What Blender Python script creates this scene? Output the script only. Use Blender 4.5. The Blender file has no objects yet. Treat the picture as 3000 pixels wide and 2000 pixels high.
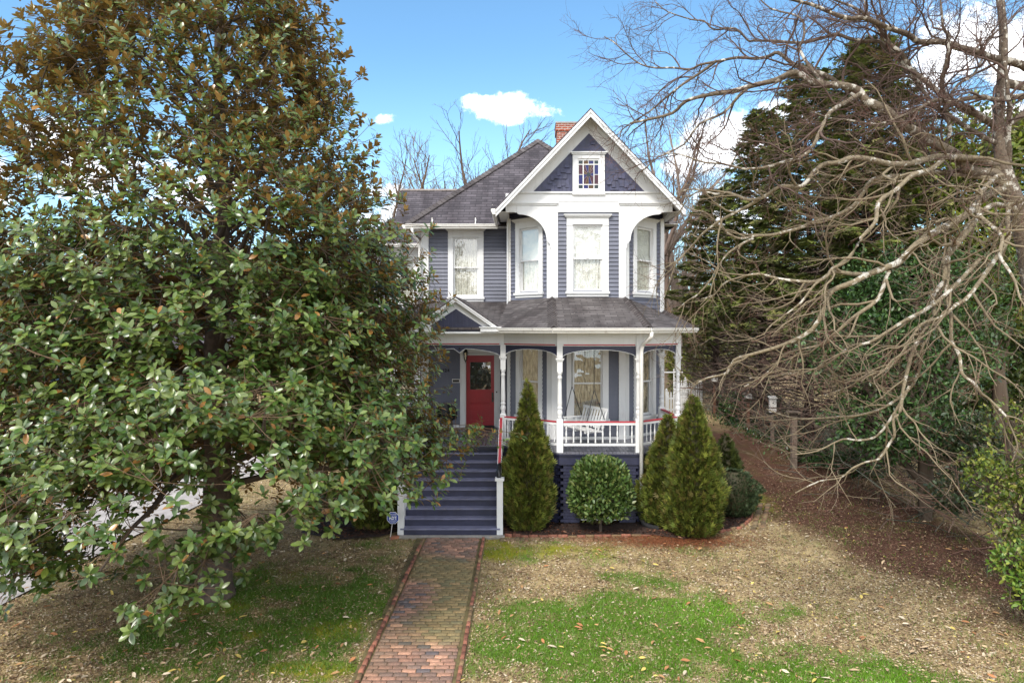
import bpy, math, random
import numpy as np
from mathutils import Vector, Matrix
R = math.radians
sc = bpy.context.scene
C = sc.collection

# ------------------------------------------------------------------ camera
EYE = 4.84
cam_d = bpy.data.cameras.new("camera"); cam = bpy.data.objects.new("camera", cam_d); C.objects.link(cam)
cam.location = (0, 0, EYE); cam.rotation_euler = (R(90), 0, 0)
cam_d.sensor_width = 36; cam_d.lens = 24; cam_d.shift_x = -36/3000; cam_d.shift_y = -45/3000
cam_d.clip_start = 0.1; cam_d.clip_end = 2000
sc.camera = cam
# ------------------------------------------------------------------ light
SUN_EL, SUN_AZ = R(47), R(208)          # azimuth clockwise from +Y : behind the camera, to the left
sd = bpy.data.lights.new("sun", 'SUN'); sun = bpy.data.objects.new("sun", sd); C.objects.link(sun)
sd.energy = 2.0; sd.angle = R(12); sd.color = (1.0, 0.95, 0.88)
sdir = Vector((math.sin(SUN_AZ)*math.cos(SUN_EL), math.cos(SUN_AZ)*math.cos(SUN_EL), math.sin(SUN_EL)))
sun.rotation_euler = (-sdir).to_track_quat('-Z', 'Y').to_euler()
sun.location = sdir*60
sc.view_settings.view_transform = 'Standard'; sc.view_settings.look = 'None'
sc.view_settings.exposure = 0.95; sc.view_settings.gamma = 1.0

class NT:
    """tiny node-tree helper"""
    def __init__(s, nt): s.nt = nt
    def n(s, typ, **kw):
        nd = s.nt.nodes.new(typ)
        for k, v in kw.items():
            if k.startswith('i_'):
                key = k[2:]
                key = int(key) if key.isdigit() else key.replace('_', ' ')
                s.set(nd.inputs[key], v)
            else: setattr(nd, k, v)
        return nd
    def set(s, inp, v):
        if isinstance(v, bpy.types.NodeSocket): s.nt.links.new(v, inp)
        elif isinstance(v, bpy.types.Node): s.nt.links.new(v.outputs[0], inp)
        else:
            if isinstance(v, (tuple, list)) and len(v) == 3 and inp.type == 'RGBA': v = (*v, 1)
            inp.default_value = v
    def m(s, op, a, b=0.0, c=None):
        nd = s.nt.nodes.new('ShaderNodeMath'); nd.operation = op
        s.set(nd.inputs[0], a); s.set(nd.inputs[1], b)
        if c is not None: s.set(nd.inputs[2], c)
        return nd.outputs[0]
    def mix(s, f, a, b, mode='MIX'):
        nd = s.nt.nodes.new('ShaderNodeMix'); nd.data_type = 'RGBA'; nd.blend_type = mode
        s.set(nd.inputs[0], f); s.set(nd.inputs[6], a); s.set(nd.inputs[7], b)
        return nd.outputs[2]
    def ramp(s, f, stops):
        nd = s.nt.nodes.new('ShaderNodeValToRGB'); s.set(nd.inputs[0], f)
        e = nd.color_ramp.elements
        while len(e) < len(stops): e.new(0.5)
        for k, (p, c) in enumerate(stops):
            e[k].position = p; e[k].color = (*c, 1) if not isinstance(c, float) else (c, c, c, 1)
        return nd.outputs[0]
    def smooth(s, v, lo, hi):
        nd = s.nt.nodes.new('ShaderNodeMapRange'); nd.interpolation_type = 'SMOOTHSTEP'
        s.set(nd.inputs[0], v); nd.inputs[1].default_value = lo; nd.inputs[2].default_value = hi
        nd.inputs[3].default_value = 0; nd.inputs[4].default_value = 1
        return nd.outputs[0]

# ------------------------------------------------------------------ sky: Nishita blue with broken cloud, and added fill cloud behind the camera
world = bpy.data.worlds.new("World"); sc.world = world; world.use_nodes = True
world.node_tree.nodes.clear(); w = NT(world.node_tree)
sky = w.n('ShaderNodeTexSky', sky_type='NISHITA', sun_disc=False, sun_elevation=SUN_EL, sun_rotation=SUN_AZ)
sky.air_density = 1.0; sky.dust_density = 0.3; sky.ozone_density = 2.0
geo = w.n('ShaderNodeTexCoord'); sep = w.n('ShaderNodeSeparateXYZ', i_0=geo.outputs['Generated'])
dx, dy, dz = sep.outputs
ys = w.m('MAXIMUM', dy, 0.05); px = w.m('DIVIDE', dx, ys); pz = w.m('DIVIDE', dz, ys)
nz = w.n('ShaderNodeTexNoise', i_0=geo.outputs['Generated'], i_Scale=16.0, i_Detail=9.0, i_Roughness=0.68)
nz2 = w.n('ShaderNodeTexNoise', i_0=geo.outputs['Generated'], i_Scale=5.0, i_Detail=6.0, i_Roughness=0.55)
def UV(u, v): return ((u-1536)/2000, (955-v)/2000)
cl = 0.0
for (u, v, ru, rv, amp) in [(1500, 318, 150, 52, .9), (1590, 330, 60, 30, .6), (1400, 300, 60, 30, .6), (1135, 350, 60, 22, .6),
                            (1060, 345, 60, 16, .3), (2960, 140, 330, 190, 1.2), (2800, 190, 210, 120, 1.0), (2900, 330, 300, 60, .6),
                            (2110, 430, 170, 120, 1.1), (2010, 470, 90, 70, .8), (2140, 620, 160, 120, .8), (2350, 330, 150, 50, .4),
                            (330, 500, 260, 110, 1.1), (120, 420, 200, 80, .8), (600, 560, 260, 60, .6), (1120, 650, 140, 60, .7),
                            (1130, 560, 80, 30, .4), (-200, 500, 400, 150, 1.0), (1750, 480, 90, 30, .2)]:
    a, b = UV(u, v)
    ex = w.m('DIVIDE', w.m('SUBTRACT', px, a), ru/2000); ez = w.m('DIVIDE', w.m('SUBTRACT', pz, b), rv/2000)
    d2 = w.m('ADD', w.m('MULTIPLY', ex, ex), w.m('MULTIPLY', ez, ez))
    g = w.m('MULTIPLY', w.m('MAXIMUM', w.m('SUBTRACT', 1.0, d2), -1.5), 0.30+0.35*amp)
    cl = g if isinstance(cl, float) else w.m('MAXIMUM', cl, g)
front = w.smooth(dy, 0.02, 0.10)
cf = w.m('ADD', cl, w.m('MULTIPLY', w.m('SUBTRACT', nz.outputs[0], 0.5), 2.6))
cm = w.m('MULTIPLY', w.smooth(cf, 0.12, 0.62), front)
back = w.m('MULTIPLY', w.m('SUBTRACT', 1.0, w.smooth(dy, -0.15, 0.25)), w.smooth(nz2.outputs[0], 0.30, 0.52))  # dense unseen cloud behind the camera, added for soft neutral fill light
cm = w.m('MAXIMUM', cm, back)
shade = w.ramp(nz2.outputs[0], [(0.35, (8.0, 8.5, 9.4)), (0.62, (11.5, 11.5, 11.5))])
tint = w.mix(1.0, sky.outputs[0], (0.80, 1.06, 1.10), 'MULTIPLY')
pale = w.mix(w.m('MULTIPLY', w.m('SUBTRACT', 1.0, w.smooth(pz, 0.0, 0.42)), 0.30), tint, (4.6, 7.4, 9.2))
colr = w.mix(cm, pale, shade)
bg = w.n('ShaderNodeBackground', i_Color=colr, i_Strength=0.125)
out = w.n('ShaderNodeOutputWorld', i_0=bg.outputs[0])

# ------------------------------------------------------------------ materials
def new_mat(name):
    m = bpy.data.materials.new(name); m.use_nodes = True
    t = NT(m.node_tree); b = m.node_tree.nodes['Principled BSDF']
    return m, t, b
def paint(name, col, rough=0.5, var=0.12, scale=3.0, grime=0.0, bump=0.0, grimecol=(0.25, 0.22, 0.18)):
    m, t, b = new_mat(name)
    tc = t.n('ShaderNodeTexCoord')
    n1 = t.n('ShaderNodeTexNoise', i_0=tc.outputs['Object'], i_Scale=scale, i_Detail=6.0)
    lo = tuple(c*(1-var) for c in col); hi = tuple(min(1, c*(1+var)) for c in col)
    c = t.ramp(n1.outputs[0], [(0.3, lo), (0.7, hi)])
    if grime > 0:
        mp = t.n('ShaderNodeMapping', i_0=tc.outputs['Object']); mp.inputs['Scale'].default_value = (6, 6, 0.8)
        n2 = t.n('ShaderNodeTexNoise', i_0=mp.outputs[0], i_Scale=2.0, i_Detail=8.0, i_Roughness=0.7)
        c = t.mix(t.m('MULTIPLY', t.smooth(n2.outputs[0], 0.52, 0.75), grime), c, grimecol)
    t.set(b.inputs['Base Color'], c); b.inputs['Roughness'].default_value = rough
    if bump > 0:
        n3 = t.n('ShaderNodeTexNoise', i_0=tc.outputs['Object'], i_Scale=scale*12, i_Detail=4.0)
        bp = t.n('ShaderNodeBump', i_Strength=bump, i_Distance=0.01, i_Height=n3.outputs[0]); t.set(b.inputs['Normal'], bp)
    return m
M = {}
M['white'] = paint('white_paint', (0.70, 0.70, 0.695), 0.45, 0.04, 2.0, 0.25)
M['offwhite'] = paint('soffit_paint', (0.60, 0.59, 0.56), 0.6, 0.06, 3.0, 0.3)
M['gutter'] = paint('gutter_white', (0.74, 0.72, 0.68), 0.35, 0.06, 5.0, 0.5, grimecol=(0.35, 0.3, 0.25))
M['siding'] = paint('grey_violet_siding', (0.125, 0.132, 0.172), 0.5, 0.15, 1.3, 0.4, grimecol=(0.20, 0.20, 0.235))
M['navy'] = paint('navy_paint', (0.026, 0.028, 0.060), 0.45, 0.2, 4.0, 0.3, 0.15, grimecol=(0.07, 0.07, 0.10))
M['shake'] = paint('navy_shake', (0.040, 0.042, 0.088), 0.5, 0.3, 8.0, 0.4, 0.3, grimecol=(0.12, 0.12, 0.17))
M['tread'] = paint('stair_tread_paint', (0.15, 0.155, 0.235), 0.45, 0.2, 4.0, 0.6, 0.1, grimecol=(0.24, 0.22, 0.22))
M['deck'] = paint('porch_deck_paint', (0.12, 0.12, 0.145), 0.35, 0.2, 3.0, 0.3)
M['red'] = paint('red_paint', (0.36, 0.012, 0.022), 0.35, 0.1, 3.0)
M['redtrim'] = paint('red_trim', (0.42, 0.03, 0.045), 0.5, 0.15, 6.0)
M['black'] = paint('black_metal', (0.012, 0.012, 0.014), 0.4, 0.2)
M['bark'] = paint('brown_bark', (0.085, 0.062, 0.048), 0.9, 0.45, 9.0, 0.3, 0.9, grimecol=(0.11, 0.12, 0.07))
M['twig'] = paint('grey_twig', (0.17, 0.14, 0.115), 0.85, 0.35, 5.0)
M['post_wood'] = paint('weathered_wood', (0.16, 0.12, 0.09), 0.9, 0.3, 14.0, 0.5, 0.5)
M['wood_red'] = paint('red_brown_wood', (0.17, 0.075, 0.045), 0.9, 0.3, 14.0, 0.3, 0.5)
M['unlit'] = paint('unlit_interior', (0.03, 0.027, 0.024), 0.9, 0.2)  # near-black tone stands in for the darkness of unlit spaces
M['concrete'] = paint('grey_concrete', (0.30, 0.28, 0.25), 0.9, 0.2, 8.0, 0.5, 0.3)
M['rubber'] = paint('corrugated_rubber', (0.012, 0.012, 0.013), 0.9, 0.2)
M['brass'] = paint('dark_bronze', (0.03, 0.025, 0.02), 0.35, 0.2)
M['signblue'] = paint('sign_blue', (0.01, 0.05, 0.33), 0.35, 0.05)
M['signwhite'] = paint('sign_white', (0.8, 0.8, 0.8), 0.5, 0.02)
M['steel'] = paint('sign_stake', (0.55, 0.52, 0.48), 0.4, 0.1)
M['copper'] = paint('ridge_metal', (0.28, 0.24, 0.22), 0.6, 0.3, 6.0)

def attr_leaf(name, back=None, rough=0.4, trans=0.0, spec=0.5, backmix=1.0):
    m, t, b = new_mat(name)
    at = t.n('ShaderNodeAttribute', attribute_name='Col')
    col = at.outputs['Color']
    if back is not None:
        gm = t.n('ShaderNodeNewGeometry')
        bk = t.mix(0.55, back, t.mix(1.0, at.outputs['Color'], (3.2, 2.2, 1.6), 'MULTIPLY')) if backmix < 1 else None
        colb = bk if bk is not None else t.n('ShaderNodeRGB').outputs[0]
        if bk is None: colb.default_value = (*back, 1)
        col = t.mix(gm.outputs['Backfacing'], col, colb)
        rr = t.m('ADD', rough, t.m('MULTIPLY', gm.outputs['Backfacing'], 0.35)); t.set(b.inputs['Roughness'], rr)
    else: b.inputs['Roughness'].default_value = rough
    t.set(b.inputs['Base Color'], col); b.inputs['Specular IOR Level'].default_value = spec
    if trans > 0:
        tr = t.n('ShaderNodeBsdfTranslucent', i_Color=col); mx = t.n('ShaderNodeMixShader', i_0=trans)
        t.nt.links.new(b.outputs[0], mx.inputs[1]); t.nt.links.new(tr.outputs[0], mx.inputs[2])
        t.nt.links.new(mx.outputs[0], t.nt.nodes['Material Output'].inputs[0])
    return m
M['magleaf'] = attr_leaf('magnolia_leaf', (0.34, 0.20, 0.055), 0.30, 0.10, 0.55)
M['leaf'] = attr_leaf('broad_leaf', None, 0.4, 0.18)
M['needle'] = attr_leaf('conifer_spray', None, 0.6, 0.12, 0.3)
M['litter'] = attr_leaf('dry_leaf_litter', None, 0.8, 0.0, 0.2)
M['barkattr'] = attr_leaf('bark_by_age', None, 0.9, 0.0, 0.15)

def glass_mat():
    m, t, b = new_mat('window_glass'); nt = t.nt
    tr = t.n('ShaderNodeBsdfTransparent', i_Color=(0.93, 0.95, 0.95)); gl = t.n('ShaderNodeBsdfGlossy', i_Color=(1, 1, 1), i_Roughness=0.01)
    tc = t.n('ShaderNodeTexCoord'); nn = t.n('ShaderNodeTexNoise', i_0=tc.outputs['Object'], i_Scale=2.2, i_Detail=2.0)
    bp = t.n('ShaderNodeBump', i_Strength=0.10, i_Distance=0.1, i_Height=nn.outputs[0]); t.set(gl.inputs['Normal'], bp)
    lw = t.n('ShaderNodeLayerWeight', i_Blend=0.5); f = t.m('ADD', t.m('MULTIPLY', t.m('POWER', lw.outputs['Facing'], 4.0), 0.9), 0.17)
    mx = t.n('ShaderNodeMixShader', i_0=f); nt.links.new(tr.outputs[0], mx.inputs[1]); nt.links.new(gl.outputs[0], mx.inputs[2])
    nt.links.new(mx.outputs[0], nt.nodes['Material Output'].inputs[0]); return m
M['glass'] = glass_mat()
def curtain_mat(name, dark, light, thr=(0.40, 0.56)):
    m, t, b = new_mat(name); tc = t.n('ShaderNodeTexCoord')
    mp = t.n('ShaderNodeMapping', i_0=tc.outputs['Object']); mp.inputs['Scale'].default_value = (22, 1, 2.2)
    n1 = t.n('ShaderNodeTexNoise', i_0=mp.outputs[0], i_Scale=1.6, i_Detail=5.0, i_Roughness=0.65)
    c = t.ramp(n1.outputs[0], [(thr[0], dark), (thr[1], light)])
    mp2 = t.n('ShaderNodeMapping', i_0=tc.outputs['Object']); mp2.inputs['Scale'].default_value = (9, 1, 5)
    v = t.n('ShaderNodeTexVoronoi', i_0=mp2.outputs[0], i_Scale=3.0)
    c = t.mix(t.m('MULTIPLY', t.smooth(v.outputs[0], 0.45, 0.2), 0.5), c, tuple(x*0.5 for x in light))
    t.set(b.inputs['Base Color'], c); b.inputs['Roughness'].default_value = 0.9
    return m
M['lace'] = curtain_mat('lace_curtain', (0.34, 0.31, 0.24), (0.74, 0.71, 0.62), (0.30, 0.5))
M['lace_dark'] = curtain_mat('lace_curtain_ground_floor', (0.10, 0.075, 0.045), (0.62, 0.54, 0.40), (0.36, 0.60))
M['shade'] = paint('roller_shade', (0.70, 0.69, 0.63), 0.8, 0.10, 3.0)

def roof_mat(name, c1, c2, stain):
    m, t, b = new_mat(name); uv = t.n('ShaderNodeUVMap')
    br = t.n('ShaderNodeTexBrick', i_Vector=uv.outputs[0], i_Color1=c1, i_Color2=c2, i_Mortar=tuple(x*0.62 for x in c1), i_Scale=1.0)
    br.inputs['Mortar Size'].default_value = 0.012; br.inputs['Brick Width'].default_value = 0.33; br.inputs['Row Height'].default_value = 0.145
    br.inputs['Mortar Smooth'].default_value = 0.3; br.inputs['Bias'].default_value = 0.0
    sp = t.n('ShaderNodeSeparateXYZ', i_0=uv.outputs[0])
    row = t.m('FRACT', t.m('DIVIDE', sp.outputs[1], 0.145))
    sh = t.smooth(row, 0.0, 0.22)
    mp = t.n('ShaderNodeMapping', i_0=uv.outputs[0]); mp.inputs['Scale'].default_value = (1.5, 0.5, 1)
    n1 = t.n('ShaderNodeTexNoise', i_0=mp.outputs[0], i_Scale=1.4, i_Detail=7.0, i_Roughness=0.65)
    n2 = t.n('ShaderNodeTexNoise', i_0=uv.outputs[0], i_Scale=60.0, i_Detail=3.0)
    c = t.mix(t.smooth(n1.outputs[0], 0.38, 0.68), br.outputs[0], stain, 'MULTIPLY')
    c = t.mix(0.35, c, n2.outputs[0], 'OVERLAY')
    c = t.mix(t.m('MULTIPLY', t.m('SUBTRACT', 1.0, sh), 0.92), c, (0.008, 0.007, 0.008))  # shade line of each shingle course darkened into the colour
    sp2 = t.n('ShaderNodeTexVoronoi', i_0=uv.outputs[0], i_Scale=2.6); c = t.mix(t.smooth(sp2.outputs[0], 0.035, 0.025), c, (0.45, 0.42, 0.36))
    t.set(b.inputs['Base Color'], c); b.inputs['Roughness'].default_value = 0.75
    hgt = t.m('ADD', t.m('MULTIPLY', t.m('SUBTRACT', 1.0, row), 1.0), t.m('MULTIPLY', n2.outputs[0], 0.15))
    bp = t.n('ShaderNodeBump', i_Strength=0.9, i_Distance=0.012, i_Height=hgt); t.set(b.inputs['Normal'], bp)
    return m
M['roof'] = roof_mat('plum_asphalt_shingle', (0.050, 0.042, 0.048), (0.105, 0.090, 0.100), (0.5, 0.46, 0.47))
M['porchroof'] = roof_mat('grey_asphalt_shingle', (0.062, 0.052, 0.050), (0.135, 0.118, 0.115), (0.38, 0.33, 0.33))

def brickwall(name, a, bb, mort, rowh=0.075, bw=0.21):
    m, t, b = new_mat(name); uv = t.n('ShaderNodeUVMap')
    nn = t.n('ShaderNodeTexNoise', i_0=uv.outputs[0], i_Scale=9.0, i_Detail=3.0)
    vv = t.n('ShaderNodeVectorMath', operation='MULTIPLY_ADD'); t.set(vv.inputs[0], nn.outputs[1]); vv.inputs[1].default_value = (0.02, 0.02, 0); t.set(vv.inputs[2], uv.outputs[0])
    br = t.n('ShaderNodeTexBrick', i_Vector=vv.outputs[0], i_Color1=a, i_Color2=bb, i_Mortar=mort, i_Scale=1.0)
    br.inputs['Mortar Size'].default_value = 0.010; br.inputs['Brick Width'].default_value = bw; br.inputs['Row Height'].default_value = rowh
    c = t.mix(0.4, br.outputs[0], nn.outputs[0], 'OVERLAY'); t.set(b.inputs['Base Color'], c); b.inputs['Roughness'].default_value = 0.9
    bp = t.n('ShaderNodeBump', i_Strength=0.8, i_Distance=0.01, i_Height=br.outputs[1]); bp.invert = True; t.set(b.inputs['Normal'], bp)
    return m
M['chimney'] = brickwall('chimney_brick', (0.30, 0.07, 0.035), (0.19, 0.045, 0.03), (0.42, 0.38, 0.34))

# ------------------------------------------------------------------ mesh builder
class MB:
    def __init__(s): s.v = []; s.f = []; s.uv = []; s.sm = []
    def add(s, vs, fs, uvs=None, smooth=False):
        o = len(s.v); s.v += [tuple(p) for p in vs]
        for k, f in enumerate(fs):
            s.f.append([i+o for i in f]); s.uv.append(uvs[k] if uvs else None); s.sm.append(smooth)
    def box(s, x0, x1, y0, y1, z0, z1):
        s.add([(x0,y0,z0),(x1,y0,z0),(x1,y1,z0),(x0,y1,z0),(x0,y0,z1),(x1,y0,z1),(x1,y1,z1),(x0,y1,z1)],
              [(0,3,2,1),(4,5,6,7),(0,1,5,4),(1,2,6,5),(2,3,7,6),(3,0,4,7)])
    def obox(s, p, q, w, z0, z1, off=0.0):
        """box along the plan segment p->q, thickness w centred (shifted outward by off)"""
        p = Vector(p[:2]); q = Vector(q[:2]); d = (q-p).normalized(); n = Vector((d.y, -d.x))
        a = p+n*(off+w/2); b = q+n*(off+w/2); c = q+n*(off-w/2); e = p+n*(off-w/2)
        s.add([(a.x,a.y,z0),(b.x,b.y,z0),(c.x,c.y,z0),(e.x,e.y,z0),(a.x,a.y,z1),(b.x,b.y,z1),(c.x,c.y,z1),(e.x,e.y,z1)],
              [(0,3,2,1),(4,5,6,7),(0,1,5,4),(1,2,6,5),(2,3,7,6),(3,0,4,7)])
    def beam(s, a, b, w, h, up=(0,0,1)):
        """rectangular bar between two 3D points"""
        a = Vector(a); b = Vector(b); d = (b-a).normalized(); up = Vector(up)
        r = d.cross(up); r = Vector((1,0,0)) if r.length < 1e-5 else r.normalized(); u = r.cross(d).normalized()
        vs = [p + r*sx*w/2 + u*sz*h/2 for p in (a, b) for sx, sz in ((-1,-1),(1,-1),(1,1),(-1,1))]
        s.add(vs, [(0,3,2,1),(4,5,6,7),(0,1,5,4),(1,2,6,5),(2,3,7,6),(3,0,4,7)])
    def prism(s, poly, vec):
        n = len(poly); vec = Vector(vec); a = [Vector(p) for p in poly]; b = [p+vec for p in a]
        s.add(a+b, [tuple(range(n)), tuple(range(2*n-1, n-1, -1))] + [((i+1) % n, i, n+i, n+(i+1) % n) for i in range(n)])
    def strip_prism(s, lower, upper, vec):
        """solid between two polylines (quads), extruded by vec"""
        vec = Vector(vec)
        for i in range(len(lower)-1):
            s.prism([lower[i], lower[i+1], upper[i+1], upper[i]], vec)
    def lathe(s, prof, x, y, n=10, z=0.0, smooth=True):
        vs = []; fs = []
        for r, h in prof:
            for k in range(n):
                a = 2*math.pi*k/n; vs.append((x+r*math.cos(a), y+r*math.sin(a), z+h))
        for i in range(len(prof)-1):
            for k in range(n):
                fs.append((i*n+k, i*n+(k+1) % n, (i+1)*n+(k+1) % n, (i+1)*n+k))
        fs.append(tuple(range(n-1, -1, -1))); fs.append(tuple((len(prof)-1)*n+k for k in range(n)))
        s.add(vs, fs, None, smooth)
    def tube(s, pts, rad, n=6, smooth=True, cap=True):
        pts = [Vector(p) for p in pts]
        if not isinstance(rad, (list, tuple)): rad = [rad]*len(pts)
        vs = []; fs = []; prev = None
        for i, p in enumerate(pts):
            d = (pts[min(i+1, len(pts)-1)]-pts[max(i-1, 0)]).normalized()
            a = prev if prev is not None else (Vector((0,0,1)) if abs(d.z) < 0.9 else Vector((1,0,0)))
            r = (a - d*a.dot(d)).normalized(); prev = r; u = d.cross(r)
            for k in range(n):
                t = 2*math.pi*(k+0.5)/n; vs.append(p+(r*math.cos(t)+u*math.sin(t))*rad[i])
        for i in range(len(pts)-1):
            for k in range(n): fs.append((i*n+k, i*n+(k+1) % n, (i+1)*n+(k+1) % n, (i+1)*n+k))
        if cap: fs.append(tuple(range(n-1, -1, -1))); fs.append(tuple((len(pts)-1)*n+k for k in range(n)))
        s.add(vs, fs, None, smooth)
    def roof(s, pts, th=0.05):
        """slab: top face with shingle UV, plus sides and underside"""
        P = [Vector(p) for p in pts]; n = Vector((0,0,0))
        for i in range(1, len(P)-1): n += (P[i]-P[0]).cross(P[i+1]-P[0])
        n.normalize()
        if n.z < 0: P.reverse(); n = -n
        t = Vector((0,0,1)).cross(n); t = t.normalized() if t.length > 1e-5 else Vector((1,0,0)); u = n.cross(t)
        uv = [(p.dot(t)+3.3, p.dot(u)) for p in P]
        k = len(P); low = [p-Vector((0,0,th)) for p in P]
        fs = [tuple(range(k)), tuple(range(2*k-1, k-1, -1))]; uvs = [uv, uv[::-1]]
        for i in range(k):
            j = (i+1) % k; fs.append((j, i, k+i, k+j)); uvs.append([uv[j], uv[i], uv[i], uv[j]])
        s.add(P+low, fs, uvs)
    def uvquad(s, a, b, c, d, w, h):
        s.add([a, b, c, d], [(0,1,2,3)], [[(0,0),(w,0),(w,h),(0,h)]])
    def build(s, name, mat, parent=None, loc=(0,0,0), rotz=0.0, label=None):
        me = bpy.data.meshes.new(name)
        me.from_pydata([tuple(v) for v in s.v], [], s.f)
        if any(u is not None for u in s.uv):
            ul = me.uv_layers.new(name='UVMap'); k = 0; dat = []
            for f, u in zip(s.f, s.uv): dat += [c for p in (u or [(0,0)]*len(f)) for c in p]
            ul.data.foreach_set('uv', dat)
        me.polygons.foreach_set('use_smooth', s.sm)
        if mat: me.materials.append(mat if not isinstance(mat, str) else M[mat])
        me.update()
        return link(name, me, parent, loc, rotz, label)
def link(name, me, parent=None, loc=(0,0,0), rotz=0.0, label=None):
    o = bpy.data.objects.new(name, me); C.objects.link(o)
    o.location = loc; o.rotation_euler = (0, 0, rotz)
    if parent is not None: o.parent = parent
    if label: o['label'] = label
    return o
def thing(name, label, cat, loc=(0,0,0), rotz=0.0, group=None):
    o = bpy.data.objects.new(name, None); C.objects.link(o); o.empty_display_size = 0.3
    o.location = loc; o.rotation_euler = (0, 0, rotz); return tag(o, label, cat, group)
def tag(o, label, cat=None, group=None, kind=None):
    if label: o['label'] = label
    if cat: o['category'] = cat
    if group: o['group'] = group
    if kind: o['kind'] = kind
    return o
def ground_z(x, y):
    x = np.asarray(x, float); y = np.asarray(y, float)
    z = np.where(y < 15.7, -(15.7-y)*0.031, 0.0)
    z = z + np.where(x > 4.5, np.clip(y-15.7, 0, 30)*0.02*np.clip((x-4.5)/2, 0, 1), 0)
    far = np.clip((y-55)/45, 0, 1); z = z + far*far*(3-2*far)*9.5 + 0.0*x
    z = z - 0.35*np.clip((-x-9)/3, 0, 1)*np.clip((40-y)/10, 0, 1)
    return z
def gz(x, y): return float(ground_z(x, y))
def px2w(u, v, Y): return Vector(((u-1536)/2000*Y, Y, EYE-(v-955)/2000*Y))
# numpy value noise
def vnoise(x, y, seed=0):
    xi = np.floor(x).astype(np.int64); yi = np.floor(y).astype(np.int64); fx = x-xi; fy = y-yi
    def h(a, b):
        n = (a*374761393 + b*668265263 + seed*1274126177) & 0x7fffffff
        n = ((n ^ (n >> 13))*1274126177) & 0x7fffffff
        return ((n ^ (n >> 16)) & 0xffff)/65535.0
    sx = fx*fx*(3-2*fx); sy = fy*fy*(3-2*fy)
    return (h(xi, yi)*(1-sx)+h(xi+1, yi)*sx)*(1-sy)+(h(xi, yi+1)*(1-sx)+h(xi+1, yi+1)*sx)*sy
def fbm(x, y, sc_, seed=0, oct=4):
    r = 0; a = 0.5; t = 0
    for k in range(oct): r = r+a*vnoise(x*sc_, y*sc_, seed+k*7); t += a; a *= 0.55; sc_ *= 2.1
    return r/t
def np_mesh(name, verts, faces, mat, cols=None, parent=None, loc=(0,0,0), smooth=False, nper=None):
    """verts (N,3), faces (F,k) numpy; cols (N,3) point colours"""
    me = bpy.data.meshes.new(name); N = len(verts); F, k = faces.shape
    me.vertices.add(N); me.vertices.foreach_set('co', np.asarray(verts, np.float32).ravel())
    me.loops.add(F*k); me.loops.foreach_set('vertex_index', faces.astype(np.int32).ravel())
    me.polygons.add(F); me.polygons.foreach_set('loop_start', (np.arange(F)*k).astype(np.int32))
    if smooth: me.polygons.foreach_set('use_smooth', np.ones(F, bool))
    if cols is not None:
        a = me.color_attributes.new('Col', 'FLOAT_COLOR', 'POINT')
        a.data.foreach_set('color', np.hstack([np.asarray(cols, np.float32), np.ones((N,1), np.float32)]).ravel())
    me.materials.append(M[mat] if isinstance(mat, str) else mat); me.update(calc_edges=True)
    return link(name, me, parent, loc)
def scatter(tv, tf, mats, locs, cols, tshade=None):
    """template verts (n,3), faces (f,k); mats (N,3,3) columns = axes; -> verts, faces, cols"""
    n = len(tv); N = len(locs)
    V = np.einsum('nij,vj->nvi', mats, tv)+locs[:, None, :]
    Fc = (tf[None]+(np.arange(N)*n)[:, None, None]).reshape(-1, tf.shape[1])
    Cc = np.repeat(cols, n, axis=0)
    if tshade is not None: Cc = Cc*np.tile(tshade, N)[:, None]
    return V.reshape(-1, 3), Fc, Cc
def nrm(a): return a/np.maximum(np.linalg.norm(a, axis=-1, keepdims=True), 1e-9)
def frames(d, up, scale):
    """matrices with columns (side, along d, normal) scaled; template: x side, y length, z normal"""
    d = nrm(d); s = nrm(np.cross(d, up)); n = np.cross(s, d)
    return np.stack([s, d, n], axis=-1)*scale[:, None, None]
# ================================================================== HOUSE
HL = Vector((0.5, 20.0, 0.0))
house = thing('house', 'two-storey grey-violet Victorian house with white trim, front gable and wraparound porch', 'house', HL)
def HB(mb, name, mat, label=None): return mb.build(name, mat, house, -HL, label=label)
FL = 1.80                                         # porch floor height
EV = 7.80
def siding(mb, p, q, z0, z1, openings=(), trim=None):
    p = Vector(p); q = Vector(q); L = (q-p).length; d = (q-p)/L; n = Vector((d.y, -d.x)); h = 0.111
    k = 0; z = z0
    while z < z1-1e-4:
        zt = min(z+h, z1); zc = (z+zt)/2; iv = [(0.0, L)]
        for (a, b, c, e) in openings:
            if c < zc < e:
                nv = []
                for (s, t) in iv:
                    if b <= s or a >= t: nv.append((s, t)); continue
                    if a > s: nv.append((s, a))
                    if b < t: nv.append((b, t))
                iv = nv
        if trim:
            a, b = trim(zc); iv = [(max(s, a), min(t, b)) for s, t in iv if min(t, b)-max(s, a) > 0.01]
        for s, t in iv:
            A = p+d*s; B = p+d*t; o0 = n*0.032; o1 = n*0.003; bk = -n*0.03
            vs = [(A.x+o0.x,A.y+o0.y,z),(B.x+o0.x,B.y+o0.y,z),(B.x+o1.x,B.y+o1.y,zt+.004),(A.x+o1.x,A.y+o1.y,zt+.004),
                  (A.x+bk.x,A.y+bk.y,z),(B.x+bk.x,B.y+bk.y,z),(B.x+bk.x,B.y+bk.y,zt),(A.x+bk.x,A.y+bk.y,zt)]
            mb.add(vs, [(0,1,2,3),(4,5,1,0),(5,4,7,6),(4,0,3,7),(1,5,6,2)])
        z = zt
SD = 1.0                                           # generic
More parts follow.
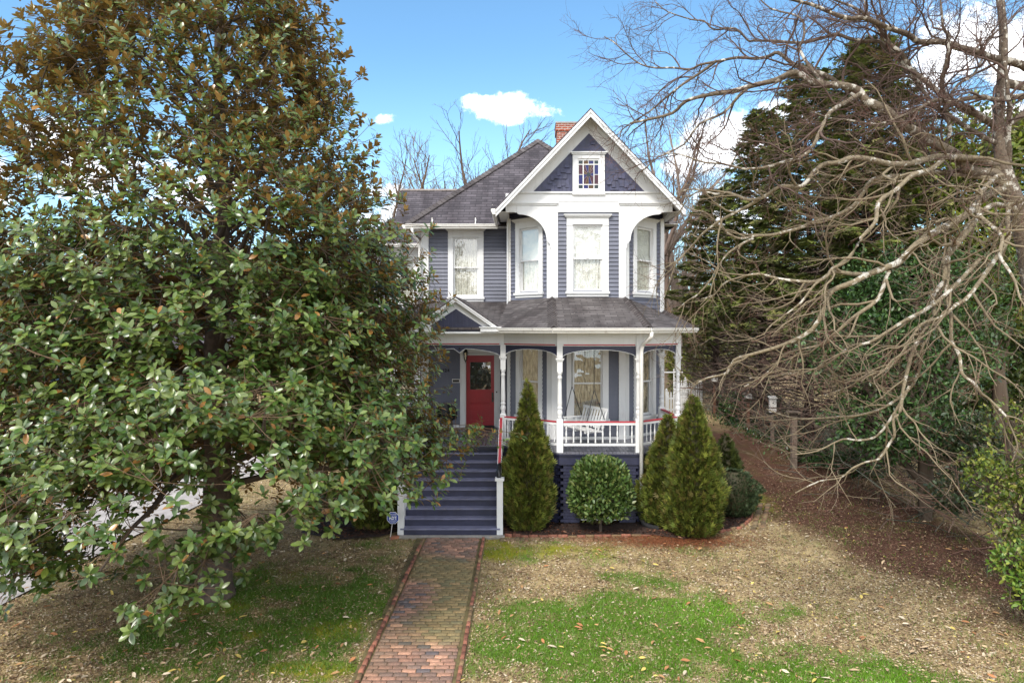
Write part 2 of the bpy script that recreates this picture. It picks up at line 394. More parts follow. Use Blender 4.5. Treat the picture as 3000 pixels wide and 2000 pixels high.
def window(parent, name, p, q, pos, zb, gw, gh, casing=0.20, upper='shade', lower='lace', crown=True, rail=None, loc0=None, label=None):
    """p->q wall line in plan, pos = distance of the window's centre along it; builds window > sash, pane, curtain"""
    p = Vector(p); q = Vector(q); d = (q-p).normalized(); a = math.atan2(d.y, d.x); c = p+d*pos
    loc = Vector((c.x, c.y, zb)) - (loc0 if loc0 is not None else HL)
    W = gw/2+0.05; Ow = gw/2+casing; rail = rail if rail is not None else gh*0.49
    m = MB()
    m.box(-Ow, -W, -0.045, 0.01, -0.07, gh+0.06); m.box(W, Ow, -0.045, 0.01, -0.07, gh+0.06)
    m.box(-Ow, Ow, -0.048, 0.01, gh+0.06, gh+0.24)
    m.box(-Ow-0.01, -W, -0.058, -0.047, gh+0.03, gh+0.045); m.box(W, Ow+0.01, -0.058, -0.047, gh+0.03, gh+0.045)
    if crown:
        m.box(-Ow-0.03, Ow+0.03, -0.07, 0.01, gh+0.24, gh+0.265); m.box(-Ow-0.06, Ow+0.06, -0.10, 0.01, gh+0.265, gh+0.30)
        m.box(-Ow-0.08, Ow+0.08, -0.125, 0.01, gh+0.30, gh+0.325)
    m.box(-Ow-0.03, Ow+0.03, -0.09, 0.01, -0.135, -0.072); m.box(-Ow, Ow, -0.05, 0.01, -0.21, -0.137)
    for sx in (-1, 1): m.box(*sorted((sx*W, sx*(W-0.012))), -0.02, 0.12, -0.07, gh+0.06)       # jambs
    m.box(-W, W, -0.02, 0.12, gh+0.045, gh+0.058)
    wo = m.build('window', 'white', parent, loc, a, label)
    s = MB(); g = gw/2; r = 0.032
    for (za, zc, y) in ((-0.068, rail+0.02, 0.045), (rail-0.02, gh+0.044, 0.012)):
        s.box(-W+0.014, -g, y, y+0.03, za, zc); s.box(g, W-0.014, y, y+0.03, za, zc)
        s.box(-g, g, y, y+0.03, za, za+(0.068 if za < 0 else 0.04)); s.box(-g, g, y, y+0.03, zc-0.044, zc)
    s.box(-0.03, 0.03, -0.004, 0.011, rail+0.005, rail+0.022)
    s.build('sash', 'white', wo)
    pn = MB(); pn.add([(-g,0.058,0.0),(g,0.058,0.0),(g,0.058,rail-0.024),(-g,0.058,rail-0.024),(-g,0.026,rail+0.02),(g,0.026,rail+0.02),(g,0.026,gh),(-g,0.026,gh)],[(0,1,2,3),(4,5,6,7)])
    pn.build('pane', 'glass', wo)
    cu = MB()
    def folds(z0, z1, y, nf, amp, seed):
        rnd = random.Random(seed); K = 72; vs = []
        for i in range(K+1):
            t = i/K; x = -W+0.016+t*(2*W-0.032)
            yy = y+amp*math.sin(t*nf*2*math.pi+math.sin(t*9+seed)*1.5)+amp*0.5*math.sin(t*nf*5+seed)
            vs += [(x, yy, z0), (x, yy, z1)]
        cu.add(vs, [(2*i, 2*i+2, 2*i+3, 2*i+1) for i in range(K)], None, True)
    sd_ = int(abs(c.x*31+c.y*17+zb*7))
    if upper == 'shade': folds(-0.06, rail+0.1, 0.11, 9, 0.016, sd_)
    else: folds(-0.06, gh+0.05, 0.11, 11, 0.018, sd_)
    cu.build('curtain', lower, wo)
    if upper == 'shade':
        sh = MB(); sh.box(-W+0.015, W-0.015, 0.075, 0.08, rail-0.01, gh+0.045); sh.build('roller_shade', 'shade', wo)
    bk = MB(); bk.box(-W-0.1, W+0.1, 0.17, 0.19, -0.15, gh+0.15); bk.build('unlit_room_sheet', 'unlit', wo)  # dark sheet behind the curtain stands in for the unlit room
    return wo
# plan points
A0=(-5.5,25.3); A1=(-3.05,25.3); B0=(-3.05,20.57); B1=(-.45,20.57); W0=(-.45,19.6); D0=(.75,18.4); D1=(2.70,18.4); W1=(3.98,19.65); R1=(3.98,27.6)
LD = math.hypot(1.2,1.2); LR = math.hypot(1.28,1.25)
UB, UH = 5.845, 1.67                                # upper windows: glass bottom, height
LB, LH = 2.42, 1.80
def op(pos, zb, gw, gh): return (pos-gw/2-.055, pos+gw/2+.055, zb-.10, zb+gh+.09)
def wall(name, p, q, z0, z1, ops=(), trim=None, mat='siding'):
    m = MB(); siding(m, p, q, z0, z1, ops, trim); return HB(m, 'wall', mat)
door_op = (1.719-.48, 1.719+.48, FL-.05, 4.02)      # door centre x=-1.331 on B0->B1
wall('front', B0, B1, FL, EV, [op(1.29,UB-.06,.67,UH), door_op])
wall('wing side', B1, W0, FL, EV+.2)
wall('bay left', W0, D0, FL, 8.06, [op(LD/2,UB,.70,UH), op(LD/2,LB,.66,LH)])
wall('bay front', D0, D1, FL, 8.17, [op(.955,UB,.71,UH), op(.955,LB,.71,LH)])
wall('bay right', D1, W1, FL, 8.06, [op(LR/2,UB,.70,UH), op(LR/2,LB,.66,LH)])
wall('right', W1, R1, 0.4, EV)
wall('left', A1, B0, FL-1.4, EV)
wall('side wing', A0, A1, 0.4, EV, [op(1.02,UB-.1,.70,UH), op(1.1,LB-.1,.70,LH)])
wall('far side', (-5.5,30.2), A0, 0.4, EV)
wall('rear', R1, (-5.5,27.6), 0.4, EV)
# windows
window(house,'window',B0,B1,1.29,UB-.06,.67,UH,upper='lace',lower='lace')
window(house,'window',W0,D0,LD/2,UB,.66,UH)
window(house,'window',D0,D1,.955,UB,.71,UH,casing=.21)
window(house,'window',D1,W1,LR/2,UB,.66,UH)
window(house,'window',A0,A1,1.02,UB-.1,.70,UH)
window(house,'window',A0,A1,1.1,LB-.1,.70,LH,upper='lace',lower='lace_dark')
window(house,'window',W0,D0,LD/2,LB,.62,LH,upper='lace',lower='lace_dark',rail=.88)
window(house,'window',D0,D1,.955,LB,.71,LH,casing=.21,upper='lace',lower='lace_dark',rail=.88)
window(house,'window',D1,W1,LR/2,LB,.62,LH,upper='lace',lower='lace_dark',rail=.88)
# corner boards and base trim
def corner(x, y, d1, d2, z0, z1, w=.155):
    """two boards meeting at a corner, along unit plan dirs d1 and d2"""
    m = MB(); P = Vector((x, y))
    for d, sg in ((d1, -1), (d2, 1)):
        d = Vector(d).normalized()
        if sg > 0: m.obox(P-d*0.005, P+d*w, .03, z0, z1, .030)
        else: m.obox(P+d*w, P-d*0.020, .03, z0, z1, .030)
    HB(m, 'corner_board', 'white')
s2 = math.sqrt(.5)
for (z0, z1) in ((FL, 4.7), (5.2, 8.17)):
    corner(*D0, (-s2, s2), (1, 0), z0, z1); corner(*D1, (-1, 0), (s2, s2), z0, z1)
corner(*W1, (-s2, -s2), (0, 1), 0.3, 8.0); corner(*B0, (0, 1), (1, 0), 0.3, EV, .17)
corner(*A0, (0, 1), (1, 0), 0.3, EV, .17); corner(*W0, (0, 1), (s2, -s2), FL, 5.0, .1)
for a, b in ((B0,(-1.95,20.57)),((-.72,20.57),B1),(W0,D0),(D0,D1),(D1,W1)): m = MB(); m.obox(a, b, .03, FL, FL+.07, .045); HB(m, 'base_trim', 'white')
# crown cap on the left corner board under the eave, frieze strips under the eaves
m = MB(); m.box(-3.16,-2.86,20.46,20.60,EV-.14,EV-.08); m.box(-3.20,-2.82,20.42,20.60,EV-.08,EV-.02); HB(m,'corner_cap','white')
# ---- main pyramid roof
e = .47
def F(z): return z
Pc = [(-3.49,20.10,EV+.04),(4.45,20.10,EV+.04),(4.45,28.04,EV+.04),(-3.49,28.04,EV+.04)]; Pk = (.48,24.07,11.38)
m = MB()
for i in range(4): m.roof([Pc[i], Pc[(i+1)%4], Pk], .06)
HB(m, 'roof', 'roof')
# side wing roof : ridge, left gablet and hip
m = MB(); ez = EV+.04; rz = 10.3; rY = 27.5
G = (-4.98,rY,rz); Gf = (-4.93,26.1,9.02); Gb = (-4.93,28.9,9.02)
El = (-6.0,24.83,ez); Er = (-3.0,24.83,ez)
m.roof([El,(-.5,24.83,ez),(-.5,26.1,9.02),Gf], .06); m.roof([Gf,(-.5,26.1,9.02),(-.5,rY,rz),G], .06)
m.roof([(-6.0,30.2,ez),El,Gf,Gb], .06); m.roof([(-.5,30.2,ez),(-6.0,30.2,ez),Gb,(-.5,28.9,9.02)], .06); m.roof([(-.5,28.9,9.02),Gb,G,(-.5,rY,rz)], .06)
HB(m, 'side_wing_roof', 'roof')
m = MB(); m.box(-5.0,0.0,rY-.06,rY+.06,rz-.02,rz+.05); HB(m, 'ridge_cap', 'copper')
m = MB(); m.prism([(-4.90,26.1,9.02),(-4.90,28.9,9.02),(-4.90,rY,rz)], (.02,0,0)); HB(m, 'gablet', 'siding')
def caps(mb, a, b, w=.30, step=.17):
    a = Vector(a); b = Vector(b); L = (b-a).length; d = (b-a)/L; n = int(L/step)
    side = d.cross(Vector((0,0,1))).normalized(); up = side.cross(d)
    for i in range(n):
        p = a+d*(i*step); q = a+d*((i+1)*step+.06); h0 = .052; h1 = .030
        vs = []
        for pt, h in ((p, h0), (q, h1)):
            vs += [pt-side*w/2-Vector((0,0,1))*.085+up*h, pt+up*(h+.012), pt+side*w/2-Vector((0,0,1))*.085+up*h,
                   pt+side*w/2-Vector((0,0,1))*.085+up*(h-.02), pt+up*(h-.02), pt-side*w/2-Vector((0,0,1))*.085+up*(h-.02)]
        mb.add(vs, [(0,1,7,6),(1,2,8,7),(2,3,9,8),(5,0,6,11),(1,0,5,4),(2,1,4,3)], [[(.1+i*.33,.05+i*.145)]*4]*6)
for a_,b_,w_ in ((Pc[0],Pk,.30),(Pc[1],Pk,.30),(El,Gf,.26)): m = MB(); caps(m,a_,b_,w_); HB(m,'hip_cap','porchroof')
# soffits
m = MB()
m.box(-3.47,4.43,20.12,20.60,EV-.035,EV-.022); m.box(-3.47,-3.0,20.60,24.85,EV-.035,EV-.022); m.box(3.99,4.43,19.62,28.0,EV-.035,EV-.022)
m.box(-5.98,-3.0,24.85,25.32,EV-.036,EV-.024); m.box(-5.98,-5.5,25.32,30.2,EV-.036,EV-.024)
HB(m, 'soffit', 'offwhite')
# gutters
def gutter(pts, z, name='gutter', w=.12, h=.13, straps=0.0):
    m = MB()
    for a, b in zip(pts[:-1], pts[1:]):
        a3 = Vector((*a, z)); b3 = Vector((*b, z)); d = Vector((b[0]-a[0], b[1]-a[1])).normalized(); n = Vector((d.y, -d.x)); L = (b3-a3).length
        prof = [(0,-h),(w*.62,-h),(w*.72,-h*.72),(w*.95,-h*.5),(w*.98,-.025),(w*1.08,-.02),(w*1.08,0),(w*.93,0),(w*.86,-h*.4),(w*.55,-h*.88),(.012,-h*.88),(.012,0),(0,0)]
        vs = []
        for p in (a3-Vector((d.x,d.y,0))*.02, b3+Vector((d.x,d.y,0))*.02): vs += [(p.x+n.x*o, p.y+n.y*o, p.z+k) for o, k in prof]
        K = len(prof); fs = [(i, (i+1)%K, K+(i+1)%K, K+i) for i in range(K)]
        m.add(vs, fs)
        for base in (0, K): m.add([vs[base+i] for i in (0,1,2,3,4,7,8,9,10,12)], [(0,1,2,3,4,5,9)])
        if straps:
            s = .75
            while s < L-.2:
                c = a3+Vector((d.x,d.y,0))*s
                m.beam(c+Vector((n.x,n.y,0))*w*.5, c+Vector((n.x*w*.5-n.x*.22, n.y*w*.5-n.y*.22, .17)), .03, .01)
                m.beam(c+Vector((-n.x*.02,-n.y*.02,.02)), c+Vector((-n.x*.02,-n.y*.02,.20)), .028, .02)
                s += straps
    return HB(m, name, 'gutter')
gutter([(-3.47,20.10),(-.80,20.10)], EV+.03, straps=1.28)
gutter([(-6.0,24.82),(-3.62,24.82)], EV+.03, straps=1.6); gutter([(-3.49,24.4),(-3.49,20.12)], EV+.03)
gutter([(-.76,20.0),(-.76,17.98)], 7.93, h=.15)
# ---- front gable
GX = 1.74; GY = 17.9; GZ = 10.56; sl = 2.62/2.49; HWd = 2.49
gl = (GX-HWd, 7.94); gr = (GX+HWd, 7.94)
m = MB()
m.roof([(gl[0],GY,gl[1]),(GX,GY,GZ),(GX,24.0,GZ),(gl[0],24.0,gl[1])], .05); m.roof([(GX,GY,GZ),(gr[0],GY,gr[1]),(gr[0],24.0,gr[1]),(GX,24.0,GZ)], .05)
HB(m, 'gable_roof', 'roof')
m = MB()                                            # bargeboards: face + crown fillet + soffit
for sx in (-1, 1):
    def pt(t, dz, y): return (GX+sx*HWd*t, y, GZ-2.62*t+dz)
    m.strip_prism([pt(0,-.235,GY-.02), pt(1.0,-.235,GY-.02)], [pt(0,-.06,GY-.02), pt(1.0,-.06,GY-.02)], (0,.035,0))
    m.strip_prism([pt(0,-.13,GY-.045), pt(1.0,-.13,GY-.045)], [pt(0,-.058,GY-.045), pt(1.0,-.058,GY-.045)], (0,.024,0))
HB(m, 'bargeboard', 'white')
m = MB()
for sx in (-1, 1):
    def pt(t, dz, y): return (GX+sx*HWd*t, y, GZ-2.62*t+dz)
    m.add([pt(0,-.10,GY+.016), pt(.99,-.10,GY+.016), pt(.99,-.10,18.5), pt(0,-.10,18.5)], [(0,1,2,3)])
    m.add([pt(.99,-.052,GY+.016), pt(.99,-.10,GY+.016), pt(.99,-.10,20.5), pt(.99,-.052,20.5)], [(0,1,2,3)])
    m.box(*sorted((GX+sx*2.20, GX+sx*2.44)), 18.36, 20.5, 7.90, 7.915)
HB(m, 'gable_soffit', 'offwhite')
# gable wall (white frieze) and shingled field, tiny moulding
m = MB(); zb = 8.17
m.prism([(GX-2.26,18.385,zb),(GX+2.26,18.385,zb),(GX+2.26,18.385,GZ-2.26*sl-.08),(GX,18.385,GZ-.10),(GX-2.26,18.385,GZ-2.26*sl-.08)], (0,.12,0))
m.box(GX-2.24,GX+2.24,18.34,18.382,8.175,8.40); m.box(GX-2.1,GX+2.1,18.30,18.382,8.403,8.445)
m.box(GX-2.24,GX+2.24,18.352,18.384,7.9,8.172)
# upper half hidden behind the brackets' tops
HB(m, 'gable_wall', 'white')
ti = Vector((GX, 0, 10.02)); bz = 8.45; bh = 1.50
m = MB(); m.prism([(GX-bh,18.355,bz),(GX+bh,18.355,bz),(GX,18.355,10.02)], (0,.028,0))
HB(m, 'shingle_backing', 'shake')
m = MB(); rnd = random.Random(4); row = 0; z = bz
while z < 9.95:
    x = GX-bh-.1+(0.04 if row % 2 else 0); 
    while x < GX+bh:
        wd = rnd.choice([.095,.11,.125,.14]); dz = rnd.choice([0,-.02,-.04,.04,.06]); x1 = x+wd-.006; xc = (x+x1)/2
        top = min(z+.16+.02, 10.0); lim = lambda zz: bh*(10.02-zz)/(10.02-bz)
        zz0 = max(z+dz, bz)
        if abs(xc-GX)+wd/2 < lim(min(top, 10.0)) and not (abs(xc-GX) < .47+wd/2 and zz0 < 9.66):
            o = rnd.choice([.016,.026,.038])
            m.add([(x,18.350-o,zz0),(x1,18.350-o,zz0),(x1,18.349,top),(x,18.349,top),(x,18.354,zz0),(x1,18.354,zz0)], [(0,1,2,3),(4,5,1,0),(4,0,3),(1,5,2)])
        x += wd
    z += .15; row += 1
HB(m, 'gable_shingle', 'shake')
# stained-glass attic window : glass x .565 wide x .83 high
def px8(x, y):                                      # crop pixels of the gable close-up -> X, Z on the gable plane
    return ((1560+x*.1913-1536)/2000*18.33, EYE+(955-300-y*.1913)/2000*18.33)
cx, _ = px8(860, 0); zl = px8(0,1400)[1]; zt = px8(0,800)[1]
m = MB(); W = .43
gx0 = px8(708,0)[0]-cx; gx1 = px8(1008,0)[0]-cx; gz0 = px8(0,1320)[1]; gz1 = px8(0,890)[1]
m.box(-W,gx0-.03,-.05,.03,zl,zt); m.box(gx1+.03,W,-.05,.03,zl,zt); m.box(gx0-.03,gx1+.03,-.05,.03,gz1+.05,zt); m.box(gx0-.03,gx1+.03,-.05,.03,zl,gz0-.04)
m.box(-W-.03,W+.03,-.085,.03,zt+.002,zt+.035); m.box(-W-.06,W+.06,-.11,.03,zt+.036,zt+.065); m.box(-W-.01,W+.01,-.06,.03,zl-.03,zl-.002)
aw = m.build('window', 'white', house, Vector((cx,18.35,0))-HL, 0, 'small attic window of stained glass')
m = MB(); y0, y1 = -.022, .0
xs = [gx0-.03, gx0, px8(770,0)[0]-cx, px8(785,0)[0]-cx, px8(935,0)[0]-cx, px8(948,0)[0]-cx, gx1, gx1+.03]
zs = [gz0-.04, gz0, px8(0,1265)[1], px8(0,1252)[1], px8(0,957)[1], px8(0,943)[1], gz1, gz1+.05]
m.box(xs[0],xs[1],y0,y1,zs[0],zs[7]); m.box(xs[6],xs[7],y0,y1,zs[0],zs[7]); m.box(xs[1],xs[6],y0,y1,zs[0],zs[1]); m.box(xs[1],xs[6],y0,y1,zs[6],zs[7])
m.box(xs[1],xs[6],y0+.002,y1,zs[2],zs[3]); m.box(xs[1],xs[6],y0+.002,y1,zs[4],zs[5])
m.box(xs[2],xs[3],y0+.004,y1,zs[1],zs[6]); m.box(xs[4],xs[5],y0+.004,y1,zs[1],zs[6])
zm = px8(0,1105)[1]; m.box(xs[1],xs[2],y0+.006,y1,zm-.006,zm+.006); m.box(xs[5],xs[6],y0+.006,y1,zm-.006,zm+.006)
xm = px8(857,0)[0]-cx; m.box(xm-.006,xm+.006,y0+.006,y1,zs[1],zs[2]); m.box(xm-.006,xm+.006,y0+.006,y1,zs[5],zs[6])
m.build('muntin', 'white', aw)
def gl_(name, c):
    mt, t, b = new_mat(name); tc = t.n('ShaderNodeTexCoord'); n1 = t.n('ShaderNodeTexNoise', i_0=tc.outputs['Object'], i_Scale=30.0)
    t.set(b.inputs['Base Color'], t.ramp(n1.outputs[0], [(.3, tuple(x*.6 for x in c)), (.7, c)])); b.inputs['Roughness'].default_value = .15; M[name] = mt
gl_('blue_glass',(.008,.012,.13)); gl_('amber_glass',(.10,.05,.010)); gl_('plum_glass',(.06,.010,.028)); gl_('green_glass',(.015,.035,.04))
def pane(pts, c): mm = MB(); mm.prism([(x,-.006,z) for x, z in pts], (0,.004,0)); mm.build('stained_pane', c, aw)
def rc(a,b,c,d): return [(a,c),(b,c),(b,d),(a,d)]
cols = ['green_glass','amber_glass','blue_glass','green_glass']; bc = ['green_glass','blue_glass','amber_glass','green_glass']
xa = [xs[1], xs[2], xs[3], xm, xm, xs[4], xs[5], xs[6]]
seg = [(xs[1],xs[2]),(xs[3],xm),(xm,xs[4]),(xs[5],xs[6])]
for k, (a, b) in enumerate(seg): pane(rc(a,b,zs[5],zs[6]), cols[k]); pane(rc(a,b,zs[1],zs[2]), bc[k])
pane(rc(xs[1],xs[2],zm,zs[4]),'plum_glass'); pane(rc(xs[1],xs[2],zs[3],zm),'blue_glass'); pane(rc(xs[5],xs[6],zm,zs[4]),'blue_glass'); pane(rc(xs[5],xs[6],zs[3],zm),'plum_glass')
cxm = (xs[3]+xs[4])/2; hw = (xs[4]-xs[3])/2; hh = (zs[4]-zs[3])/2; zc_ = (zs[3]+zs[4])/2
brd = [(hw*.28*0,1),(hw,1),(hw,.30),(hw,-.30),(hw,-1),(0,-1),(-hw,-1),(-hw,-.30),(-hw,.30),(-hw,1)]
brd = [(0,hh),(hw,hh),(hw,hh*.32),(hw,-hh*.2),(hw,-hh),(0,-hh),(-hw,-hh),(-hw,-hh*.32),(-hw,hh*.2),(-hw,hh)]
rb = ['amber_glass','plum_glass','blue_glass','amber_glass','blue_glass','amber_glass','plum_glass','blue_glass','amber_glass','blue_glass']
# ray wedges: corner wedges are split so opposite colours alternate
pts = [(0,hh),(hw*.7,hh),(hw,hh*.75),(hw,hh*.25),(hw,-hh*.2),(hw*.75,-hh),(0,-hh),(-hw*.7,-hh),(-hw,-hh*.5),(-hw,hh*.05),(-hw,hh*.45),(-hw*.75,hh)]
wc = ['amber_glass','plum_glass','plum_glass','blue_glass','amber_glass','plum_glass','blue_glass','amber_glass','plum_glass','blue_glass','amber_glass','plum_glass','blue_glass']
wc = ['amber_glass','plum_glass','plum_glass','blue_glass','plum_glass','blue_glass','amber_glass','plum_glass','blue_glass','amber_glass','plum_glass','blue_glass']
for k in range(12):
    a = pts[k]; b = pts[(k+1)%12]; poly = [(cxm, zc_), (cxm+a[0], zc_+a[1])]
    if (abs(a[0]) < hw and abs(b[0]) >= hw) or (abs(b[0]) < hw and abs(a[0]) >= hw):
        poly.append((cxm+math.copysign(hw, a[0]+b[0]), zc_+math.copysign(hh, a[1]+b[1])))
    poly.append((cxm+b[0], zc_+b[1])); pane(poly, wc[k])
m = MB()
for a in pts: m.beam((cxm+a[0]*.25,-.009,zc_+a[1]*.2),(cxm+a[0],-.009,zc_+a[1]),.004,.006)
m.build('lead_came','copper',aw)
m = MB(); N = 16; m.prism([(cxm+.052*math.cos(2*math.pi*i/N),-.012,zc_+.052*math.sin(2*math.pi*i/N)) for i in range(N)],(0,.005,0)); m.build('stained_pane','green_glass',aw)
# ---- gable brackets (quarter arches) left and right
def bracket(sx, X0, X1):
    """X0 at the bay corner, X1 at the outer end"""
    m = MB(); yb = 18.345; lo = []; up = []
    arc = [(.0,6.94),(.035,6.95),(.03,7.04),(.06,7.07),(.10,7.12)]
    n = 12
    for i in range(n+1):
        a = math.pi/2*i/n; arc.append((.12+.74*(1-math.cos(a)), 7.14+.70*math.sin(a)))
    arc += [(.90,7.86),(.93,7.90),(.97,7.885),(1.01,7.93),(1.06,7.915),(1.12,7.95),(1.17,7.95)]
    L = abs(X1-X0); k = L/1.17
    for (t, z) in arc: lo.append((X0+sx*t*k, yb, z)); up.append((X0+sx*t*k, yb, 8.085))
    m.strip_prism(lo, up, (0,.05,0))
    m.box(*sorted((X0-sx*.13, X0+sx*.0)), yb, yb+.03, 5.6, 8.085)
    m.box(*sorted((X0-sx*.16, X1+sx*.03)), yb-.03, yb+.03, 8.086, 8.125); m.box(*sorted((X0-sx*.19, X1+sx*.05)), yb-.055, yb+.03, 8.126, 8.165)
    m.box(*sorted((X0+sx*.12*k, X1-sx*.1)), yb-.004, yb-.001, 8.0, 8.008)
    HB(m, 'gable_bracket', 'white')
bracket(-1, .72, -.45); bracket(1, 2.73, 3.95)
for P_ in ([(-.47,18.4,8.04),(.76,18.4,8.04),(-.47,19.62,8.04)], [(2.69,18.4,8.04),(4.0,18.4,8.04),(4.0,19.7,8.04)]): m = MB(); m.prism(P_,(0,0,.02)); HB(m, 'overhang_ceiling', 'offwhite')
for P_,Q_ in ((W0,D0),(D1,W1)): m = MB(); m.obox(P_, Q_, .03, 7.90, 8.03, .04); HB(m, 'soffit_shade_band', 'navy')  # navy strip puts the ambient shade below the soffit into colour
m = MB(); m.box(-.47,-.44,18.40,19.6,7.9,8.17); HB(m,'overhang_side','white'); m = MB(); m.box(3.97,4.0,18.40,19.65,7.9,8.17); HB(m,'overhang_side','white')
# ---- chimney
m = MB(); X0,X1,Y0,Y1,zt = 1.125,1.80,23.5,24.35,11.85
def brickbox(m, X0,X1,Y0,Y1,z0,z1):
    m.uvquad((X0,Y0,z0),(X1,Y0,z0),(X1,Y0,z1),(X0,Y0,z1),X1-X0,z1-z0); m.uvquad((X0,Y1,z0),(X0,Y0,z0),(X0,Y0,z1),(X0,Y1,z1),Y1-Y0,z1-z0)
    m.uvquad((X1,Y0,z0),(X1,Y1,z0),(X1,Y1,z1),(X1,Y0,z1),Y1-Y0,z1-z0); m.uvquad((X1,Y1,z0),(X0,Y1,z0),(X0,Y1,z1),(X1,Y1,z1),X1-X0,z1-z0)
    m.uvquad((X0,Y0,z1),(X1,Y0,z1),(X1,Y1,z1),(X0,Y1,z1),X1-X0,Y1-Y0)
brickbox(m,X0,X1,Y0,Y1,9.5,zt-.3); brickbox(m,X0-.035,X1+.035,Y0-.035,Y1+.035,zt-.3,zt-.04)
m.uvquad((X0-.035,Y1+.035,zt-.3),(X1+.035,Y1+.035,zt-.3),(X1+.035,Y0-.035,zt-.3),(X0-.035,Y0-.035,zt-.3),.7,.8)
ch = HB(m,'chimney','chimney')
m = MB(); m.box(X0-.05,X1+.05,Y0-.05,Y1+.05,zt-.04,zt+.01); m.build('chimney_cap','concrete',ch)
# ---- downspouts
def spout(pts, name='downspout', r=.042): 
    m = MB()
    P = [Vector(p) for p in pts]; Q = [P[0]]
    for a, b, c in zip(P[:-2], P[1:-1], P[2:]):
        l = min((b-a).length, (c-b).length)*.35
        s_, t_ = b+(a-b).normalized()*l, b+(c-b).normalized()*l
        for k in range(5): u = k/4; Q.append(s_*(1-u)**2+b*2*u*(1-u)+t_*u*u)
    Q.append(P[-1]); m.tube(Q, r, 8); return HB(m, name, 'gutter')
spout([(-3.30,20.05,7.72),(-3.28,20.05,7.55),(-2.95-.16,20.38,7.30),(-3.13,20.42,7.1),(-3.13,20.42,5.72),(-3.30,20.42,5.60)])
m = MB(); m.box(-.475,-.385,19.50,19.57,5.50,6.95); m.box(-.465,-.385,19.50,19.565,6.96,8.02); HB(m,'downspout','gutter')
m = MB(); m.obox((-.43,19.58),(-.40,19.55),.2,5.4,8.0,.0); HB(m,'corner_board','white')
# ================================================================== PORCH
P0=Vector((-2.77,17.48)); P1=Vector((-.543,17.48)); P2=Vector((.855,16.48)); P3=Vector((2.757,16.48)); P4=Vector((3.917,17.43)); P5=Vector((3.83,19.05)); PL=Vector((-4.3,17.48)); PLb=Vector((-4.3,25.2))
# floor
m = MB()
fl = [(-4.38,17.39),(-.56,17.39),(.83,16.38),(2.79,16.38),(4.02,17.39),(3.96,19.6),(3.98,19.65),(2.7,18.4),(.75,18.4),(-.45,19.6),(-.45,20.57),(-3.05,20.57),(-3.05,25.2),(-4.38,25.2)]
def boards(m, x0, x1, step=.10):
    # boards along Y clipped to the deck outline
    def yr(x):
        if x < -.56: lo = 17.39
        elif x < .83: lo = 17.39-(x+.56)/1.39*1.01
        elif x < 2.79: lo = 16.38
        else: lo = 16.38+(x-2.79)/1.23*1.01
        if x < -3.05: hi = 25.2
        elif x < -.45: hi = 20.6
        elif x < .75: hi = 19.63-(x+.45)
        elif x < 2.7: hi = 18.43
        else: hi = min(18.43+(x-2.7)*.977, 19.65)
        return lo, hi
    x = x0
    while x < x1-.01:
        a, b = x+.004, min(x+step-.004, x1); l0, h0 = yr(a); l1, h1 = yr(b)
        m.add([(a,l0,FL),(b,l1,FL),(b,h1,FL),(a,h0,FL),(a,l0,FL-.035),(b,l1,FL-.035),(b,h1,FL-.035),(a,h0,FL-.035)], [(0,1,2,3),(7,6,5,4),(4,5,1,0),(5,6,2,1),(7,4,0,3)])
        x += step
boards(m, -4.38, 4.0)
HB(m, 'porch_floor', 'deck')
m = MB(); m.prism([(x,y,FL-.05) for x,y in fl],(0,0,-.02)); HB(m,'porch_subfloor','navy')
m = MB(); m.prism([(x,y,4.68) for x,y in [(-4.7,17.2),(-.65,17.2),(.74,16.2),(2.87,16.2),(4.2,17.2),(4.2,19.4),(4.0,19.7),(2.7,18.4),(.75,18.4),(-.45,19.6),(-.45,20.57),(-3.05,20.57),(-3.05,25.2),(-4.7,25.2)]],(0,0,.02)); HB(m,'porch_ceiling','offwhite')
